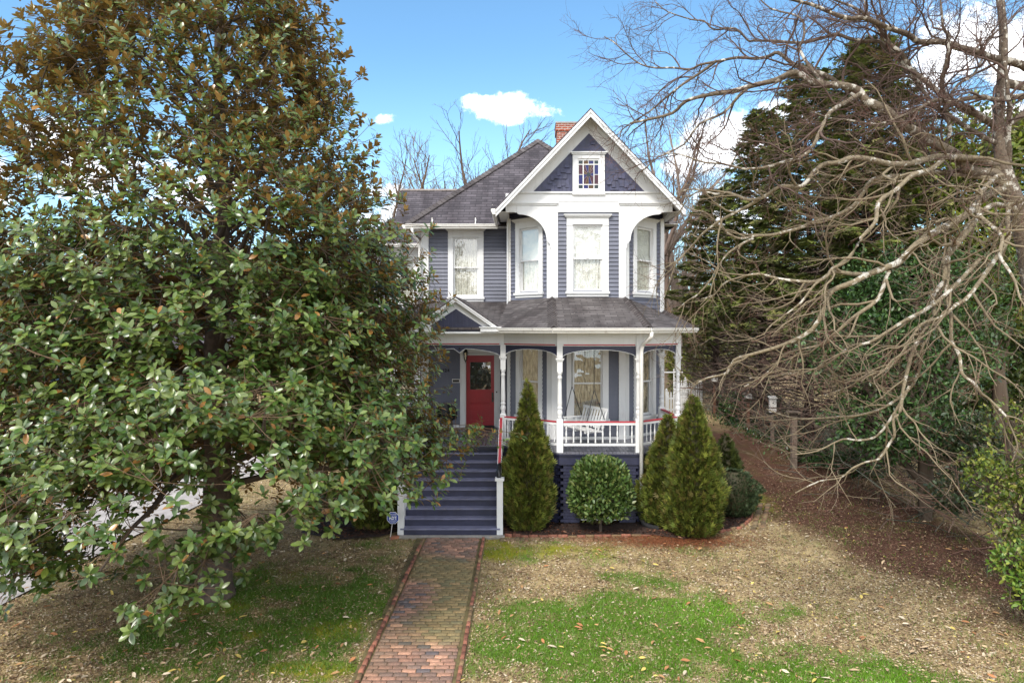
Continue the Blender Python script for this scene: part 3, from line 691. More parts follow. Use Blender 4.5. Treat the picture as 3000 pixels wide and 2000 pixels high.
# entablature
def frieze(p, q, ext=(0,0)):
    p = Vector(p); q = Vector(q); d = (q-p).normalized(); p = p-d*ext[0]; q = q+d*ext[1]
    m = MB(); m.obox(p, q, .07, 4.40, 4.675, .03); m.obox(p, q, .035, 4.355, 4.398, .03); m.obox(p, q, .14, 4.64, 4.676, .0)
    return HB(m, 'frieze', 'white')
segs = [(PLb,PL),(PL,P0),(P0,P1),(P1,P2),(P2,P3),(P3,P4),(P4,P5)]
for a, b in segs: frieze(a, b, (.03,.03))
m = MB()
for a, b in segs[1:]: 
    d = (b-a).normalized(); m.obox(a+d*.09, b-d*.09, .012, 4.375, 4.400, .070)
HB(m, 'red_stripe', 'redtrim')
def spandrel(a, b, double=False, drop=.25):
    a = Vector(a); b = Vector(b); L = (b-a).length; d = (b-a)/L; n = Vector((d.y,-d.x)); m = MB(); lo = []; up = []
    s0 = .07; N = 28
    for i in range(N+1):
        t = i/N; s = s0+(L-2*s0)*t
        if double:
            tt = abs(t-.5)*2; arch = math.cos(tt*math.pi/2*1.0)**.6*.19 if tt < .999 else 0
            zz = 4.08+arch
            zz -= max(0, 1-(abs(t-.5)/.06)**1.3)*.11 if abs(t-.5) < .06 else 0
        else:
            tt = abs(t-.5)*2; zz = 4.075+.195*math.sqrt(max(0, 1-tt**2*.97))
        lo.append((a.x+d.x*s+n.x*.012, a.y+d.y*s+n.y*.012, zz)); up.append((a.x+d.x*s+n.x*.012, a.y+d.y*s+n.y*.012, 4.354))
    m.strip_prism(lo, up, (-n.x*.03, -n.y*.03, 0)); o = HB(m, 'spandrel', 'navy')
    e_ = MB()
    for p_, q_ in zip(lo[:-1], lo[1:]):
        e_.beam(Vector(p_)+Vector((n.x*.001-.0*n.x,n.y*.001,0))-Vector((n.x*.013,n.y*.013,.004)), Vector(q_)-Vector((n.x*.012,n.y*.012,.004)), .036, .012)
    e_.build('spandrel_edge', 'white', o)
    if double:
        c = (Vector(lo[N//2])+Vector((0,0,.10))); r_ = MB(); r_.tube([c+Vector((0,-.006,0)), c+Vector((0,.0,0))], .028, 10); r_.build('rosette','black',o)
for k, (a, b) in enumerate(segs[1:]): spandrel(a, b, double=(k == 1))
# posts
postprof = [(.054,2.62),(.060,2.64),(.045,2.66),(.066,2.71),(.070,2.76),(.055,2.81),(.048,2.83),(.066,2.85),(.066,2.88),(.048,2.90),(.058,2.93),(.060,3.0),(.054,3.2),(.050,3.45),(.047,3.56),(.060,3.58),(.060,3.61),(.046,3.63),(.044,3.66),(.062,3.69),(.066,3.73)]
def post_mesh():
    m = MB(); h = .078
    m.box(-h,h,-h,h,FL-.0,2.58); m.add([(-h,-h,2.58),(h,-h,2.58),(h,h,2.58),(-h,h,2.58),(-.05,-.05,2.62),(.05,-.05,2.62),(.05,.05,2.62),(-.05,.05,2.62)],[(0,1,5,4),(1,2,6,5),(2,3,7,6),(3,0,4,7)])
    m.lathe(postprof, 0, 0, 12); m.box(-.064,.064,-.064,.064,3.73,3.99)
    m.box(-.075,.075,-.075,.075,3.991,4.01); m.box(-.088,.088,-.088,.088,4.011,4.035); m.box(-.10,.10,-.10,.10,4.036,4.065)
    m.box(-.068,.068,-.068,.068,4.066,4.352)
    return m
po = None
for i, (p, a) in enumerate([(P2,0),(P1,0),(P3,0),(P4,0),(P5,0),(P0,0),(PL,0)]):
    if po is None: po = post_mesh().build('porch_post', 'white', house, Vector((p.x,p.y,0))-HL)
    else:
        c = po.copy(); C.objects.link(c); c.parent = house; c.location = Vector((p.x,p.y,0))-HL
for p in (P0,P1,P2,P3,P4): m = MB(); m.box(p.x-.066,p.x+.066,p.y-.096,p.y-.072,4.07,4.68); HB(m, 'post_facing', 'white')
# railings
bprof = [(.020,0),(.020,.05),(.012,.06),(.022,.09),(.012,.115),(.016,.15),(.024,.21),(.016,.29),(.012,.33),(.020,.345),(.012,.36),(.018,.39),(.020,.43)]
bal_me = None
def railing(a, b, n):
    global bal_me
    a = Vector(a); b = Vector(b); L = (b-a).length; d = (b-a)/L; ang = math.atan2(d.y, d.x)
    m = MB(); m.box(.07,L-.07,-.035,.035,2.455,2.515); m.box(.07,L-.07,-.03,.03,1.955,2.005)
    r = m.build('railing', 'white', house, Vector((a.x,a.y,0))-HL, ang)
    m = MB(); m.box(.07,L-.07,-.045,.045,2.516,2.542); m.build('red_rail_cap', 'redtrim', r)
    if bal_me is None: q = MB(); q.lathe(bprof, 0, 0, 8); ob = q.build('baluster', 'white', r, (0,0,0)); bal_me = ob.data; first = True
    else: first = False
    for k in range(n):
        s = .07+(L-.14)*(k+.5)/n
        if first and k == 0: ob.location = (s, 0, 2.015); continue
        link('baluster', bal_me, r, (s, 0, 2.015))
railing(P1, P2, 10); railing(P2, P3, 10); railing(P3, P4, 9); railing(P4, P5, 10); railing(PL, P0, 9)
# hooks
for p, q in ((P1,P2),(P2,P3),(P3,P4)):
    c = (p+q)/2; m = MB(); m.tube([(c.x,c.y+.05,4.68),(c.x,c.y+.05,4.24),(c.x+.02,c.y+.05,4.21),(c.x+.04,c.y+.05,4.23)], .008, 6); HB(m,'plant_hook','white')
# porch roof
eaz = 4.80
E0=(-4.75,17.04,eaz); E1=(-.70,17.04,eaz); E2=(.69,16.03,eaz); E3=(2.92,16.03,eaz); E4=(4.29,17.27,eaz); E5=(4.29,19.9,eaz)
T0=(-3.05,20.57,5.57); T1=(-.45,20.57,5.57); T1b=(-.45,19.6,5.57); T2=(.75,18.4,5.62); T3=(2.70,18.4,5.62); T4=(3.98,19.65,5.24); T5=(3.98,20.6,4.95)
m = MB()
m.roof([E0,E1,T1,T0],.05); m.roof([E1,E2,T2],.05); m.roof([E1,T2,T1b],.05); m.roof([E1,T1b,T1],.05); m.roof([E2,E3,T3,T2],.05); m.roof([E3,E4,T4],.05); m.roof([E3,T4,T3],.05); m.roof([E4,E5,T5,T4],.05)
m.roof([(-4.75,25.3,eaz),E0,T0,(-3.05,25.3,5.57)],.05)
HB(m, 'porch_roof', 'porchroof')
for a_,b_,w_ in ((E2,T2,.30),(E3,T3,.30),(E4,(3.99,19.5,5.26),.2)): m = MB(); caps(m,a_,b_,w_,.14); HB(m,'hip_cap','porchroof')
gutter([(-.62,17.04),(.69,16.03),(2.92,16.03),(4.29,17.27),(4.29,19.9)], eaz-.005, h=.12)
gutter([(-4.75,25.2),(-4.75,17.04),(-2.85,17.04)], eaz-.005, h=.12)
# porch eave underside
m = MB()
for a, b in (((-.70,17.04),(.69,16.03)),((.69,16.03),(2.92,16.03)),((2.92,16.03),(4.29,17.27)),((-4.75,17.04),(-.70,17.04)),((4.29,17.27),(4.29,19.9))):
    m.obox(a,b,.46,4.682,4.70,-.23)
HB(m,'porch_soffit','offwhite')
# porch pediment over the steps
gx = -1.71; gy = 16.98; ga = 5.585; gw = 1.16; gs = .80/1.15
m = MB(); m.roof([(gx-gw,gy,ga-gs*gw),(gx,gy,ga),(gx,20.5,ga),(gx-gw,17.1,ga-gs*gw)],.04); m.roof([(gx,gy,ga),(gx+gw,gy,ga-gs*gw),(gx+gw,17.1,ga-gs*gw),(gx,20.5,ga)],.04); HB(m,'pediment_roof','porchroof')
m = MB()
for sx in (-1,1):
    def pt(t,dz,y): return (gx+sx*gw*t,y,ga-gs*gw*t+dz)
    m.strip_prism([pt(0,-.135,gy-.02),pt(1,-.135,gy-.02)],[pt(0,-.042,gy-.02),pt(1,-.042,gy-.02)],(0,.03,0))
    m.strip_prism([pt(0,-.08,gy-.04),pt(1,-.08,gy-.04)],[pt(0,-.043,gy-.04),pt(1,-.043,gy-.04)],(0,.018,0))
m.prism([(gx-1.0,17.12,4.69),(gx+1.0,17.12,4.69),(gx+1.0,17.12,ga-gs*1.0-.05),(gx,17.12,ga-.06),(gx-1.0,17.12,ga-gs-.05)],(0,.05,0))
m.box(gx-1.12,gx+1.12,17.02,17.17,4.655,4.69)
for sx in (-1,1): 
    m.box(*sorted((gx+sx*.62,gx+sx*1.12)),16.93,17.115,4.70,4.80); m.box(*sorted((gx+sx*.59,gx+sx*1.14)),16.90,17.115,4.801,4.825)
HB(m,'pediment','white')
m = MB(); x = gx-.86
bx = .86; az = 5.27; bz2 = 4.705
while x < gx+bx:
    x1 = x+.095; f = lambda X: bz2+(az-bz2)*(1-abs(X-gx)/bx)
    pts = [(x+.002,17.105,bz2),(x1-.002,17.105,bz2),(x1-.002,17.105,max(bz2+.001,f(x1)))]
    if x < gx < x1: pts.append((gx,17.105,az))
    pts.append((x+.002,17.105,max(bz2+.001,f(x)))); m.prism(pts,(0,.012,0))
    m.box(x-.009,x+.009,17.096,17.104,bz2,max(bz2+.002,f(x)-.01)) if abs(x-gx) < bx-.02 else None
    x = x1
HB(m,'pediment_boarding','navy')
# porch downspout at P3
spout([(2.98,16.0,4.70),(2.98,16.0,4.58),(2.83,16.30,4.40),(2.80,16.33,4.25),(2.80,16.33,.45)], r=.048)
m = MB(); pts = [Vector((2.80,16.33,.45)),Vector((2.80,16.31,.22)),Vector((2.86,16.22,.14)),Vector((3.02,16.12,.10)),Vector((3.2,16.05,.08))]
Q = []; rad = []
for i in range(len(pts)-1):
    for k in range(8): t = k/8; Q.append(pts[i].lerp(pts[i+1], t)); rad.append(.062 if k % 2 else .052)
m.tube(Q, rad, 10); HB(m,'drain_elbow','rubber')
# ---- foundation : navy band, toothed brick piers, lattice
m = MB()
for a, b in (((-.56,17.42),(.84,16.42)),((.84,16.42),(2.78,16.42)),((2.78,16.42),(3.99,17.40)),((3.99,17.40),(3.93,19.6)),((-4.33,17.42),(-2.9,17.42)),((-4.33,25.2),(-4.33,17.42))):
    m.obox(a,b,.05,1.50,1.728,-.03)
HB(m,'skirt_board','navy')
def pier(a, b, s0, s1, t0=0, t1=0):
    """painted brick pier on the line a->b between distances s0..s1; t0/t1 = toothing at its ends"""
    a = Vector(a); b = Vector(b); d = (b-a).normalized(); m = MB(); z = .12; k = 0; rnd = random.Random(int(a.x*100)+int(s0*50))
    while z < 1.49:
        u0 = s0+(t0 if k % 2 else 0); u1 = s1-(t1 if k % 2 == 0 else 0); x = u0; joint = .10 if k % 2 else .21
        while x < u1-.01:
            e1 = min(x+joint, u1); joint = .21; o = rnd.uniform(-.006,.006)
            m.obox(a+d*(x+.002), a+d*(e1-.002), .11, z, min(z+.069,1.497), -.09+o); x = e1
        z += .076; k += 1
    m.obox(a+d*(s0+.02+t0), a+d*(s1-.02-t1), .08, .0, 1.49, -.13)
    return HB(m,'brick_pier','navy')
Fa=((-.56,17.42),(.84,16.42)); Fb=((.84,16.42),(2.78,16.42)); Fc=((2.78,16.42),(3.99,17.40)); Ld=1.72; Lf=1.94; Lg=1.557
pier(*Fa,0.02,.42,.07,0); pier(*Fa,1.15,1.70,0,.07); pier(*Fb,.03,.50,.07,0); pier(*Fb,1.45,1.92,0,.07); pier(*Fc,.03,.40,.07,0); pier(*Fc,1.2,1.54,0,.07)
def lattice(a, b, s0, s1, z0, z1):
    a = Vector(a); b = Vector(b); d = (b-a).normalized(); ang = math.atan2(d.y,d.x); o = a+d*s0; L = s1-s0; m = MB()
    for (x0,x1,za,zb_) in ((0,L,z0,z0+.035),(0,L,z1-.035,z1),(0,.035,z0+.035,z1-.035),(L-.035,L,z0+.035,z1-.035)): m.box(x0,x1,-.02,.0,za,zb_)
    H = z1-z0-.04; W = L-.04
    for sg, y in ((1,.004),(-1,.010)):
        c = -H
        while c < W:
            # line x = c + t , z = t (sg=1) or H-t
            t0 = max(0,-c); t1 = min(H, W-c)
            if t1-t0 > .03:
                p = (.02+c+t0, y, z0+.02+(t0 if sg > 0 else H-t0)); q = (.02+c+t1, y, z0+.02+(t1 if sg > 0 else H-t1)); m.beam(p,q,.005,.032,up=(0,0,1)) 
            c += .085
    return m.build('lattice_panel','white',house,Vector((o.x,o.y,0))-HL,ang)
lattice(*Fb,.52,1.43,.18,1.47); lattice(*Fa,.44,1.13,.2,1.47); lattice(*Fc,.42,1.18,.25,1.47); lattice((-4.33,17.42),(-2.95,17.42),.02,1.36,.2,1.47)
m = MB(); m.box(-4.2,3.7,19.5,19.55,0,1.7); m.box(-4.25,-4.2,17.6,25,0,1.7); m.box(-.5,-.45,17.7,19.5,0,1.7); HB(m,'unlit_crawlspace_sheet','unlit')  # dark sheets stand in for the shade under the porch
# ---- steps
SX0,SX1 = -2.80,-.62; r_ = FL/10; run = .20; Y0 = 15.73
m = MB(); m2 = MB(); rnd = random.Random(2)
for k in range(10):
    z = r_*k; y = Y0+run*k; x0,x1 = (SX0-.06,SX1+.06) if k == 0 else (SX0+.0,SX1)
    m.box(x0,x1,y+.025,y+.05,z-(.12 if k==0 else 0),z+r_-.036)
    if k < 9:
        hw_ = run/2-.002
        m2.box(x0-.0,x1+.0,y,y+hw_+.01,z+r_-.035,z+r_); m2.box(x0,x1,y+hw_+.014,y+run+.03,z+r_-.035,z+r_-.001)
stair = HB(m,'front_steps','navy'); t_ = m2.build('tread','tread',stair)
m = MB()                                             # closed cheek walls and newels
for sx, X in ((-1,SX0-.005),(1,SX1+.005)):
    xo = X+sx*.085; a,b = sorted((X+sx*.01, xo-sx*.02))
    m.prism([(a,Y0+.12,-.05),(a,17.40,-.05),(a,17.40,2.30),(a,Y0+.12,1.15)],(b-a,0,0))
    xa_,xb_ = sorted((X-sx*.02, X+sx*.12)); m.box(xa_ if k != 0 else xa_,xb_,Y0+.02,Y0+.14,r_+.002 if False else .0,1.27)
    xa_,xb_ = sorted((X-sx*.06, X+sx*.15)); m.box(xa_,xb_,Y0-.01,Y0+.17,1.271,1.335)
    if sx > 0: pass
    xa_,xb_ = sorted((X+sx*.07, X+sx*.145)); m.box(xa_,xb_,Y0-.01,Y0+.02,-.05,1.0) if False else None
HB(m,'stair_cheek','white')
m = MB(); X = SX1+.03; m.beam((X,17.40,2.50),(X,Y0+.30,1.44),.065,.03); o = HB(m,'stair_handrail','redtrim')
m = MB(); m.beam((X,17.40,2.46),(X,Y0+.30,1.40),.10,.045); m.build('rail_board','white',o)
m = MB(); m.tube([(X,Y0+.46,1.56),(X-.01,Y0+.20,1.44),(X,Y0+.06,1.34)],[.05,.06,.045],8); m.build('rail_grip','black',o)
# ---- door
DX = -1.331; m = MB(); y = 20.54
m.box(DX-.60,DX-.44,y-.015,y+.06,FL,4.05); m.box(DX+.44,DX+.60,y-.015,y+.06,FL,4.05); m.box(DX-.60,DX+.60,y-.02,y+.06,4.05,4.22); m.box(DX-.44,DX-.425,y,y+.12,FL,4.05); m.box(DX+.425,DX+.44,y,y+.12,FL,4.05); m.box(DX-.44,DX+.44,y,y+.12,3.96,4.05)
door = HB(m,'front_door','white','white door frame holding a red door with a glazed upper half')
L = -Vector((0,0,0))
m = MB(); yd = y+.06; zb_,zt_ = FL+.05,3.955; gx0,gx1 = DX-.305,DX+.325
m.box(DX-.42,gx0,yd,yd+.045,zb_,zt_); m.box(gx1,DX+.42,yd,yd+.045,zb_,zt_); m.box(gx0,gx1,yd,yd+.045,3.755,zt_); m.box(gx0,gx1,yd,yd+.045,2.60,2.93); m.box(gx0,gx1,yd+.012,yd+.045,2.42,2.60)
m.box(gx0,gx1,yd,yd+.045,2.33,2.42); m.box(gx0,gx1,yd+.014,yd+.045,zb_+.16,2.33); m.box(gx0,gx1,yd,yd+.045,zb_,zb_+.16); m.box(DX-.03,DX+.03,yd,yd+.013,zb_+.16,2.33)
m.box(gx0-.02,gx1+.02,yd-.018,yd-.001,2.86,2.90)
for sx in (-1,1):
    c = DX+sx*.17; m.box(c-.10,c-.085,yd+.0,yd+.013,zb_+.2,2.29); m.box(c+.085,c+.10,yd+.0,yd+.013,zb_+.2,2.29)
rnd = random.Random(7)
for k in range(9):
    t = (k-4)/4*.26; m.tube([(DX+t-.03,yd+.008,2.51),(DX+t,yd+.004,2.53+.03*math.cos(k*2)),(DX+t+.03,yd+.008,2.51-.02*math.sin(k*3))],.008,5)
m.build('door_leaf','red',door)
m = MB(); m.add([(gx0,yd+.02,2.93),(gx1,yd+.02,2.93),(gx1,yd+.02,3.755),(gx0,yd+.02,3.755)],[(0,1,2,3)]); m.build('door_pane','glass',door)
m = MB(); m.box(gx0-.02,gx1+.02,yd+.08,yd+.09,2.5,3.9); m.build('unlit_hall_sheet','unlit',door)  # dark sheet behind the door glass stands in for the unlit hall
m = MB(); m.box(DX+.345,DX+.405,yd-.006,yd-.001,2.55,2.84); m.tube([(DX+.375,yd-.005,2.66),(DX+.375,yd-.055,2.66)],.012,8); m.tube([(DX+.375,yd-.052,2.66),(DX+.375,yd-.085,2.66)],[.026,.020],10); m.build('door_handle','brass',door)
m = MB(); m.tube([(DX+.50,y-.03,2.86),(DX+.50,y-.014,2.86)],.022,10); m.build('door_bell','black',door)
m = MB(); m.box(DX-.44,DX+.44,y-.03,y+.1,FL+.002,FL+.045); m.build('door_sill','black',door)
mat_o = MB(); mat_o.box(-.42,.42,-.26,.26,0,.014); mat_o.box(-.38,.38,-.22,.22,.014,.018); tag(mat_o.build('door_mat','black',None,(DX,20.15,FL+.002)),'black rubber mat on the porch floor before the red door','door mat')
# lantern
lx,ly,lz = -1.755,20.40,4.12
m = MB(); m.box(lx-.04,lx+.04,20.50,20.525,lz-.16,lz+.02); m.tube([(lx,20.50,lz-.02),(lx,ly+.02,lz+.03),(lx,ly,lz)],.010,6); m.lathe([(.012,.0),(.03,-.01),(.075,-.055),(.080,-.06)],lx,ly,8,lz); m.lathe([(.034,-.30),(.015,-.33),(.008,-.37),(.001,-.385)],lx,ly,8,lz)
for k in range(6):
    a = k*math.pi/3; m.tube([(lx+.070*math.cos(a),ly+.070*math.sin(a),lz-.06),(lx+.036*math.cos(a),ly+.036*math.sin(a),lz-.30)],.006,5)
la = HB(m,'porch_lantern','black'); m = MB(); m.lathe([(.034,-.295),(.064,-.07)],lx,ly,6,lz,False); m.build('lantern_glass','glass',la); m = MB(); m.lathe([(.012,-.26),(.018,-.20),(.010,-.12)],lx,ly,8,lz); m.build('bulb','shade',la)
# letters
def text_mesh(txt, size, depth, bold=0.0, sx=1.0):
    cu = bpy.data.curves.new('t','FONT'); cu.body = txt; cu.size = size; cu.extrude = depth; cu.align_x = 'CENTER'; cu.offset = bold; cu.space_character = 1.1
    ob = bpy.data.objects.new('t',cu); C.objects.link(ob); bpy.context.view_layer.update()
    me = bpy.data.meshes.new_from_object(ob.evaluated_get(bpy.context.evaluated_depsgraph_get())); bpy.data.objects.remove(ob); bpy.data.curves.remove(cu)
    me.transform(Matrix.Rotation(R(90),4,'X')@Matrix.Scale(sx,4,(1,0,0))); return me
for t, xx in (('1',-2.435),('2',-2.36),('4',-2.28)):
    me = text_mesh(t,.135,.006,.003); me.materials.append(M['black']); link('house_number', me, house, Vector((xx,20.535,3.465))-HL)
m = MB(); m.box(-2.17,-1.935,20.51,20.535,3.14,3.25); ms = HB(m,'mail_slot','gutter'); m = MB(); m.box(-2.15,-1.955,20.500,20.509,3.16,3.23); m.build('slot_flap','brass',ms)
# ================================================================== GROUND, PATH, BEDS
def blob(x, y, cx, cy, rx, ry): return np.clip(1-((x-cx)/rx)**2-((y-cy)/ry)**2, 0, 1)
def green_amt(x, y):
    n = fbm(x, y, 1.1, 3, 4); n2 = fbm(x, y, 3.2, 9, 3)
    g = blob(x,y,1.3,11.0,2.6,2.0)*1.7+blob(x,y,2.6,12.0,2.4,1.4)*1.3+blob(x,y,3.9,10.0,2.2,.8)*1.2+blob(x,y,4.9,9.4,2.6,1.0)*1.6+blob(x,y,6.4,9.0,1.8,.8)*1.2+blob(x,y,.2,9.8,1.8,1.6)*.6+blob(x,y,2.3,13.2,1.2,.5)*.7
    g = g+blob(x,y,.8,14.6,3.6,1.0)*.35+blob(x,y,-4.6,12.2,2.6,2.3)*1.15+blob(x,y,-3.3,11.3,1.2,2.6)*1.0+blob(x,y,-3.0,14.8,1.0,1.0)*.7+blob(x,y,-5.2,10.4,3.2,1.4)*.8
    g = g+blob(x,y,-8.0,27,2.5,5)*.9
    return np.clip((g*.62+(n-.5)*2.0+(n2-.5)*1.6)-.02, 0, 1)*np.clip(g*3+.25,0,1)
def moss_amt(x, y):
    n = fbm(x, y, 2.4, 21, 3)
    g = blob(x,y,-3.1,11.2,.7,.5)+blob(x,y,-4.3,11.0,.6,.35)+blob(x,y,-2.9,9.8,.6,.5)+blob(x,y,-4.9,13.4,1.0,.6)*.6+blob(x,y,-3.4,10.0,.5,.3)+blob(x,y,.4,14.7,2.6,.7)*.8+blob(x,y,-.6,15.0,.5,1.3)*.7+blob(x,y,5.8,18.6,1.5,1.6)*.8+blob(x,y,-5.6,12.0,1.0,.5)*.9
    return np.clip(g*1.6*n*1.7-.35, 0, 1)
def straw_amt(x, y):
    n = fbm(x, y, .8, 31, 4)
    g = blob(x,y,7.8,24,4.0,9)*1.6+blob(x,y,6.6,15.9,.9,.5)*0+blob(x,y,3.5,15.4,1.4,.5)*1.1+blob(x,y,8.5,17,2.6,4.5)*1.0+blob(x,y,9,13.5,2.6,4)*.8
    return np.clip(g*1.3+(n-.5)*1.4-.25, 0, 1)
TAN=np.array([.42,.32,.165]); TAN2=np.array([.27,.19,.095]); GR=np.array([.080,.180,.010]); GR2=np.array([.14,.29,.016]); MO=np.array([.22,.21,.020]); ST=np.array([.095,.047,.030]); DK=np.array([.10,.07,.04]); PK=np.array([.36,.28,.21])
def L3(a, b, t): return a*(1-t)[:,None]+b*t[:,None]
def ground_col(x, y):
    n = fbm(x,y,2.2,5,4); n3 = fbm(x,y,5.0,12,3); c = L3(np.tile(TAN2,(len(x),1)), np.tile(TAN,(len(x),1)), np.clip(n*1.6-.3,0,1))
    c = L3(c, np.tile(DK,(len(x),1)), np.clip((n3-.55)*3,0,.7))
    c = L3(c, np.tile(ST,(len(x),1)), straw_amt(x,y)); c = L3(c, np.tile(GR*.8,(len(x),1)), green_amt(x,y)*.85); c = L3(c, np.tile(MO,(len(x),1)), moss_amt(x,y))
    far = np.clip((y-40)/15,0,1); c = L3(c, np.tile(np.array([.14,.095,.06]),(len(x),1)), far)
    return c
def terrain(name, xs, ys, dz=0.0):
    X, Y = np.meshgrid(xs, ys); x = X.ravel(); y = Y.ravel()
    z = ground_z(x,y)+dz
    near = (y < 30); z = z+np.where(near,(fbm(x,y,3.0,41,3)-.5)*.05,0)
    V = np.stack([x,y,z],1); nx = len(xs); ny = len(ys); i = np.arange(nx-1)[None]+nx*np.arange(ny-1)[:,None]; i = i.ravel()
    F = np.stack([i,i+1,i+1+nx,i+nx],1); return V, F, ground_col(x,y)
def gmat():
    m,t,b = new_mat('lawn_soil'); at = t.n('ShaderNodeAttribute',attribute_name='Col'); tc = t.n('ShaderNodeTexCoord')
    n1 = t.n('ShaderNodeTexNoise',i_0=tc.outputs['Object'],i_Scale=38.0,i_Detail=6.0,i_Roughness=.7); n2 = t.n('ShaderNodeTexNoise',i_0=tc.outputs['Object'],i_Scale=4.0,i_Detail=6.0)
    c = t.mix(.75,at.outputs[0],t.ramp(n1.outputs[0],[(.3,.28),(.7,.78)]),'OVERLAY'); c = t.mix(.4,c,n2.outputs[0],'OVERLAY'); t.set(b.inputs['Base Color'],c); b.inputs['Roughness'].default_value=.95; b.inputs['Specular IOR Level'].default_value=.15
    bp = t.n('ShaderNodeBump',i_Strength=.8,i_Distance=.03,i_Height=n1.outputs[0]); t.set(b.inputs['Normal'],bp); return m
M['lawn'] = gmat()
xs = np.concatenate([np.linspace(-400,-40,12)[:-1], np.linspace(-40,-12,20)[:-1], np.arange(-12,12.01,.08), np.linspace(12,40,24)[1:], np.linspace(40,400,12)[1:]])
ys = np.concatenate([np.linspace(-200,-5,8)[:-1], np.linspace(-5,8,20)[:-1], np.arange(8,24.01,.08), np.linspace(24,60,60)[1:], np.linspace(60,110,22)[1:], np.linspace(110,500,8)[1:]])
V,F,Cc = terrain('ground',xs,ys); g = np_mesh('ground',V,F,'lawn',Cc,smooth=True); tag(g,'brown winter lawn with green patches around the house',None,None,'structure')
# driveway on the left
m = MB(); pts = [(-40,5),(-40,9),(-9.3,12.0),(-8.6,16),(-8.5,24),(-8.6,45),(-13.5,45),(-13.5,24),(-14.5,16),(-20,12.5)]
ln = [(-9.7,-2),(-9.4,9),(-9.3,12),(-8.9,16),(-8.6,20),(-8.5,25),(-8.6,32),(-8.7,45)]
def pave(mat):
    vs=[]; fs=[]
    K=60
    for i in range(K+1):
        y = -2+i*.8; xr = float(np.interp(y,[p[1] for p in ln],[p[0] for p in ln])); 
        for j in range(9):
            x = xr-j*.65; vs.append((x,y,gz(x,y)+.045))
    for i in range(K):
        for j in range(8): fs.append((i*9+j+1,i*9+j,(i+1)*9+j,(i+1)*9+j+1))
    m = MB(); m.add(vs,fs,None,True); return m
tag(pave(0).build('driveway',paint('pale_asphalt',(.36,.325,.30),.95,.22,2.5,.5,.3),None),'pale worn driveway running back along the left of the house',None,None,'structure')
# brick path : real bricks
def bricks_field(name, rects, cfun, zf, h=.06, jit=.004, seed=1, mat='litter'):
    rnd = np.random.RandomState(seed); n = len(rects); T = np.array([(-.5,-.5,-1),(.5,-.5,-1),(.5,.5,-1),(-.5,.5,-1),(-.47,-.44,0),(.47,-.44,0),(.47,.44,0),(-.47,.44,0),(-.5,-.5,-.12),(.5,-.5,-.12),(.5,.5,-.12),(-.5,.5,-.12)])
    Fq = np.array([(4,5,6,7),(8,9,5,4),(9,10,6,5),(10,11,7,6),(11,8,4,7),(0,1,9,8),(1,2,10,9),(2,3,11,10),(3,0,8,11)])
    Vs=[];Cs=[];Fs=[]
    for k,(x,y,a,lx,ly) in enumerate(rects):
        ca,sa = math.cos(a),math.sin(a); z = zf(x,y)+rnd.uniform(-jit,jit); tx,ty = rnd.uniform(-.012,.012,2)
        P = T*[lx,ly,h]; Q = np.stack([P[:,0]*ca-P[:,1]*sa+x, P[:,0]*sa+P[:,1]*ca+y, P[:,2]+z+P[:,0]*tx+P[:,1]*ty],1)
        Vs.append(Q); Cs.append(np.tile(cfun(x,y,rnd),(12,1))); Fs.append(Fq+12*k)
    return np.vstack(Vs),np.vstack(Fs),np.vstack(Cs)
def pathcol(x,y,rnd):
    r = rnd.rand(); n = vnoise(np.array([x*1.1]),np.array([y*1.1]),77)[0]; n2 = vnoise(np.array([x*.9]),np.array([y*.8]),55)[0]
    c = np.array([.235,.125,.085])*(1-r)+np.array([.14,.095,.075])*r
    if rnd.rand() < .12: c = np.array([.33,.18,.12])
    if rnd.rand() < .10: c = np.array([.09,.075,.075])
    c = c*(1-.6*max(0,n-.45))+np.array([.10,.085,.065])*.8*max(0,n-.45)
    g = max(0,min(1,(n2-.36)*3.2)); c = c*(1-.6*g)+np.array([.16,.140,.045])*.6*g
    return c*rnd.uniform(.82,1.15)*1.3
rects=[]; y = 7.0; k = 0
while y < 15.52:
    x0 = -2.36+.012*(y-9); x1 = -.96; off = (0,.105,.05,.15)[k%4]; x = x0+.055
    xx = x-off
    while xx < x1-.055:
        a = max(xx,x); b = min(xx+.205,x1-.055)
        if b-a > .03: rects.append(((a+b)/2,y,random.Random(int(xx*999)+k).uniform(-.03,.03),b-a-.007,.094))
        xx += .208
    y += .100; k += 1
V,F,Cc = bricks_field('p',rects,pathcol,lambda x,y: gz(x,y)+.035,seed=3)
bm_,t_,b_ = new_mat('worn_brick'); at_=t_.n('ShaderNodeAttribute',attribute_name='Col'); tc_=t_.n('ShaderNodeTexCoord'); nn=t_.n('ShaderNodeTexNoise',i_0=tc_.outputs['Object'],i_Scale=35.0,i_Detail=5.0); n5=t_.n('ShaderNodeTexNoise',i_0=tc_.outputs['Object'],i_Scale=3.0,i_Detail=5.0,i_Roughness=.7)
c_=t_.mix(.7,at_.outputs[0],nn.outputs[0],'OVERLAY'); c_=t_.mix(t_.m('MULTIPLY',t_.smooth(n5.outputs[0],.5,.72),.55),c_,(.085,.075,.045)); t_.set(b_.inputs['Base Color'],c_); b_.inputs['Roughness'].default_value=.85
t_.set(b_.inputs['Normal'],t_.n('ShaderNodeBump',i_Strength=.5,i_Distance=.01,i_Height=nn.outputs[0])); M['brick']=bm_
tag(np_mesh('brick_path',V,F,'brick',Cc),'worn red brick path leading to the front steps',None,None,'structure')
m = MB(); vs=[];fs=[]
for i in range(45): y=6.6+i*.205; vs+=[(-2.45,y,gz(-2,y)+.018),(-.87,y,gz(-1,y)+.018)]
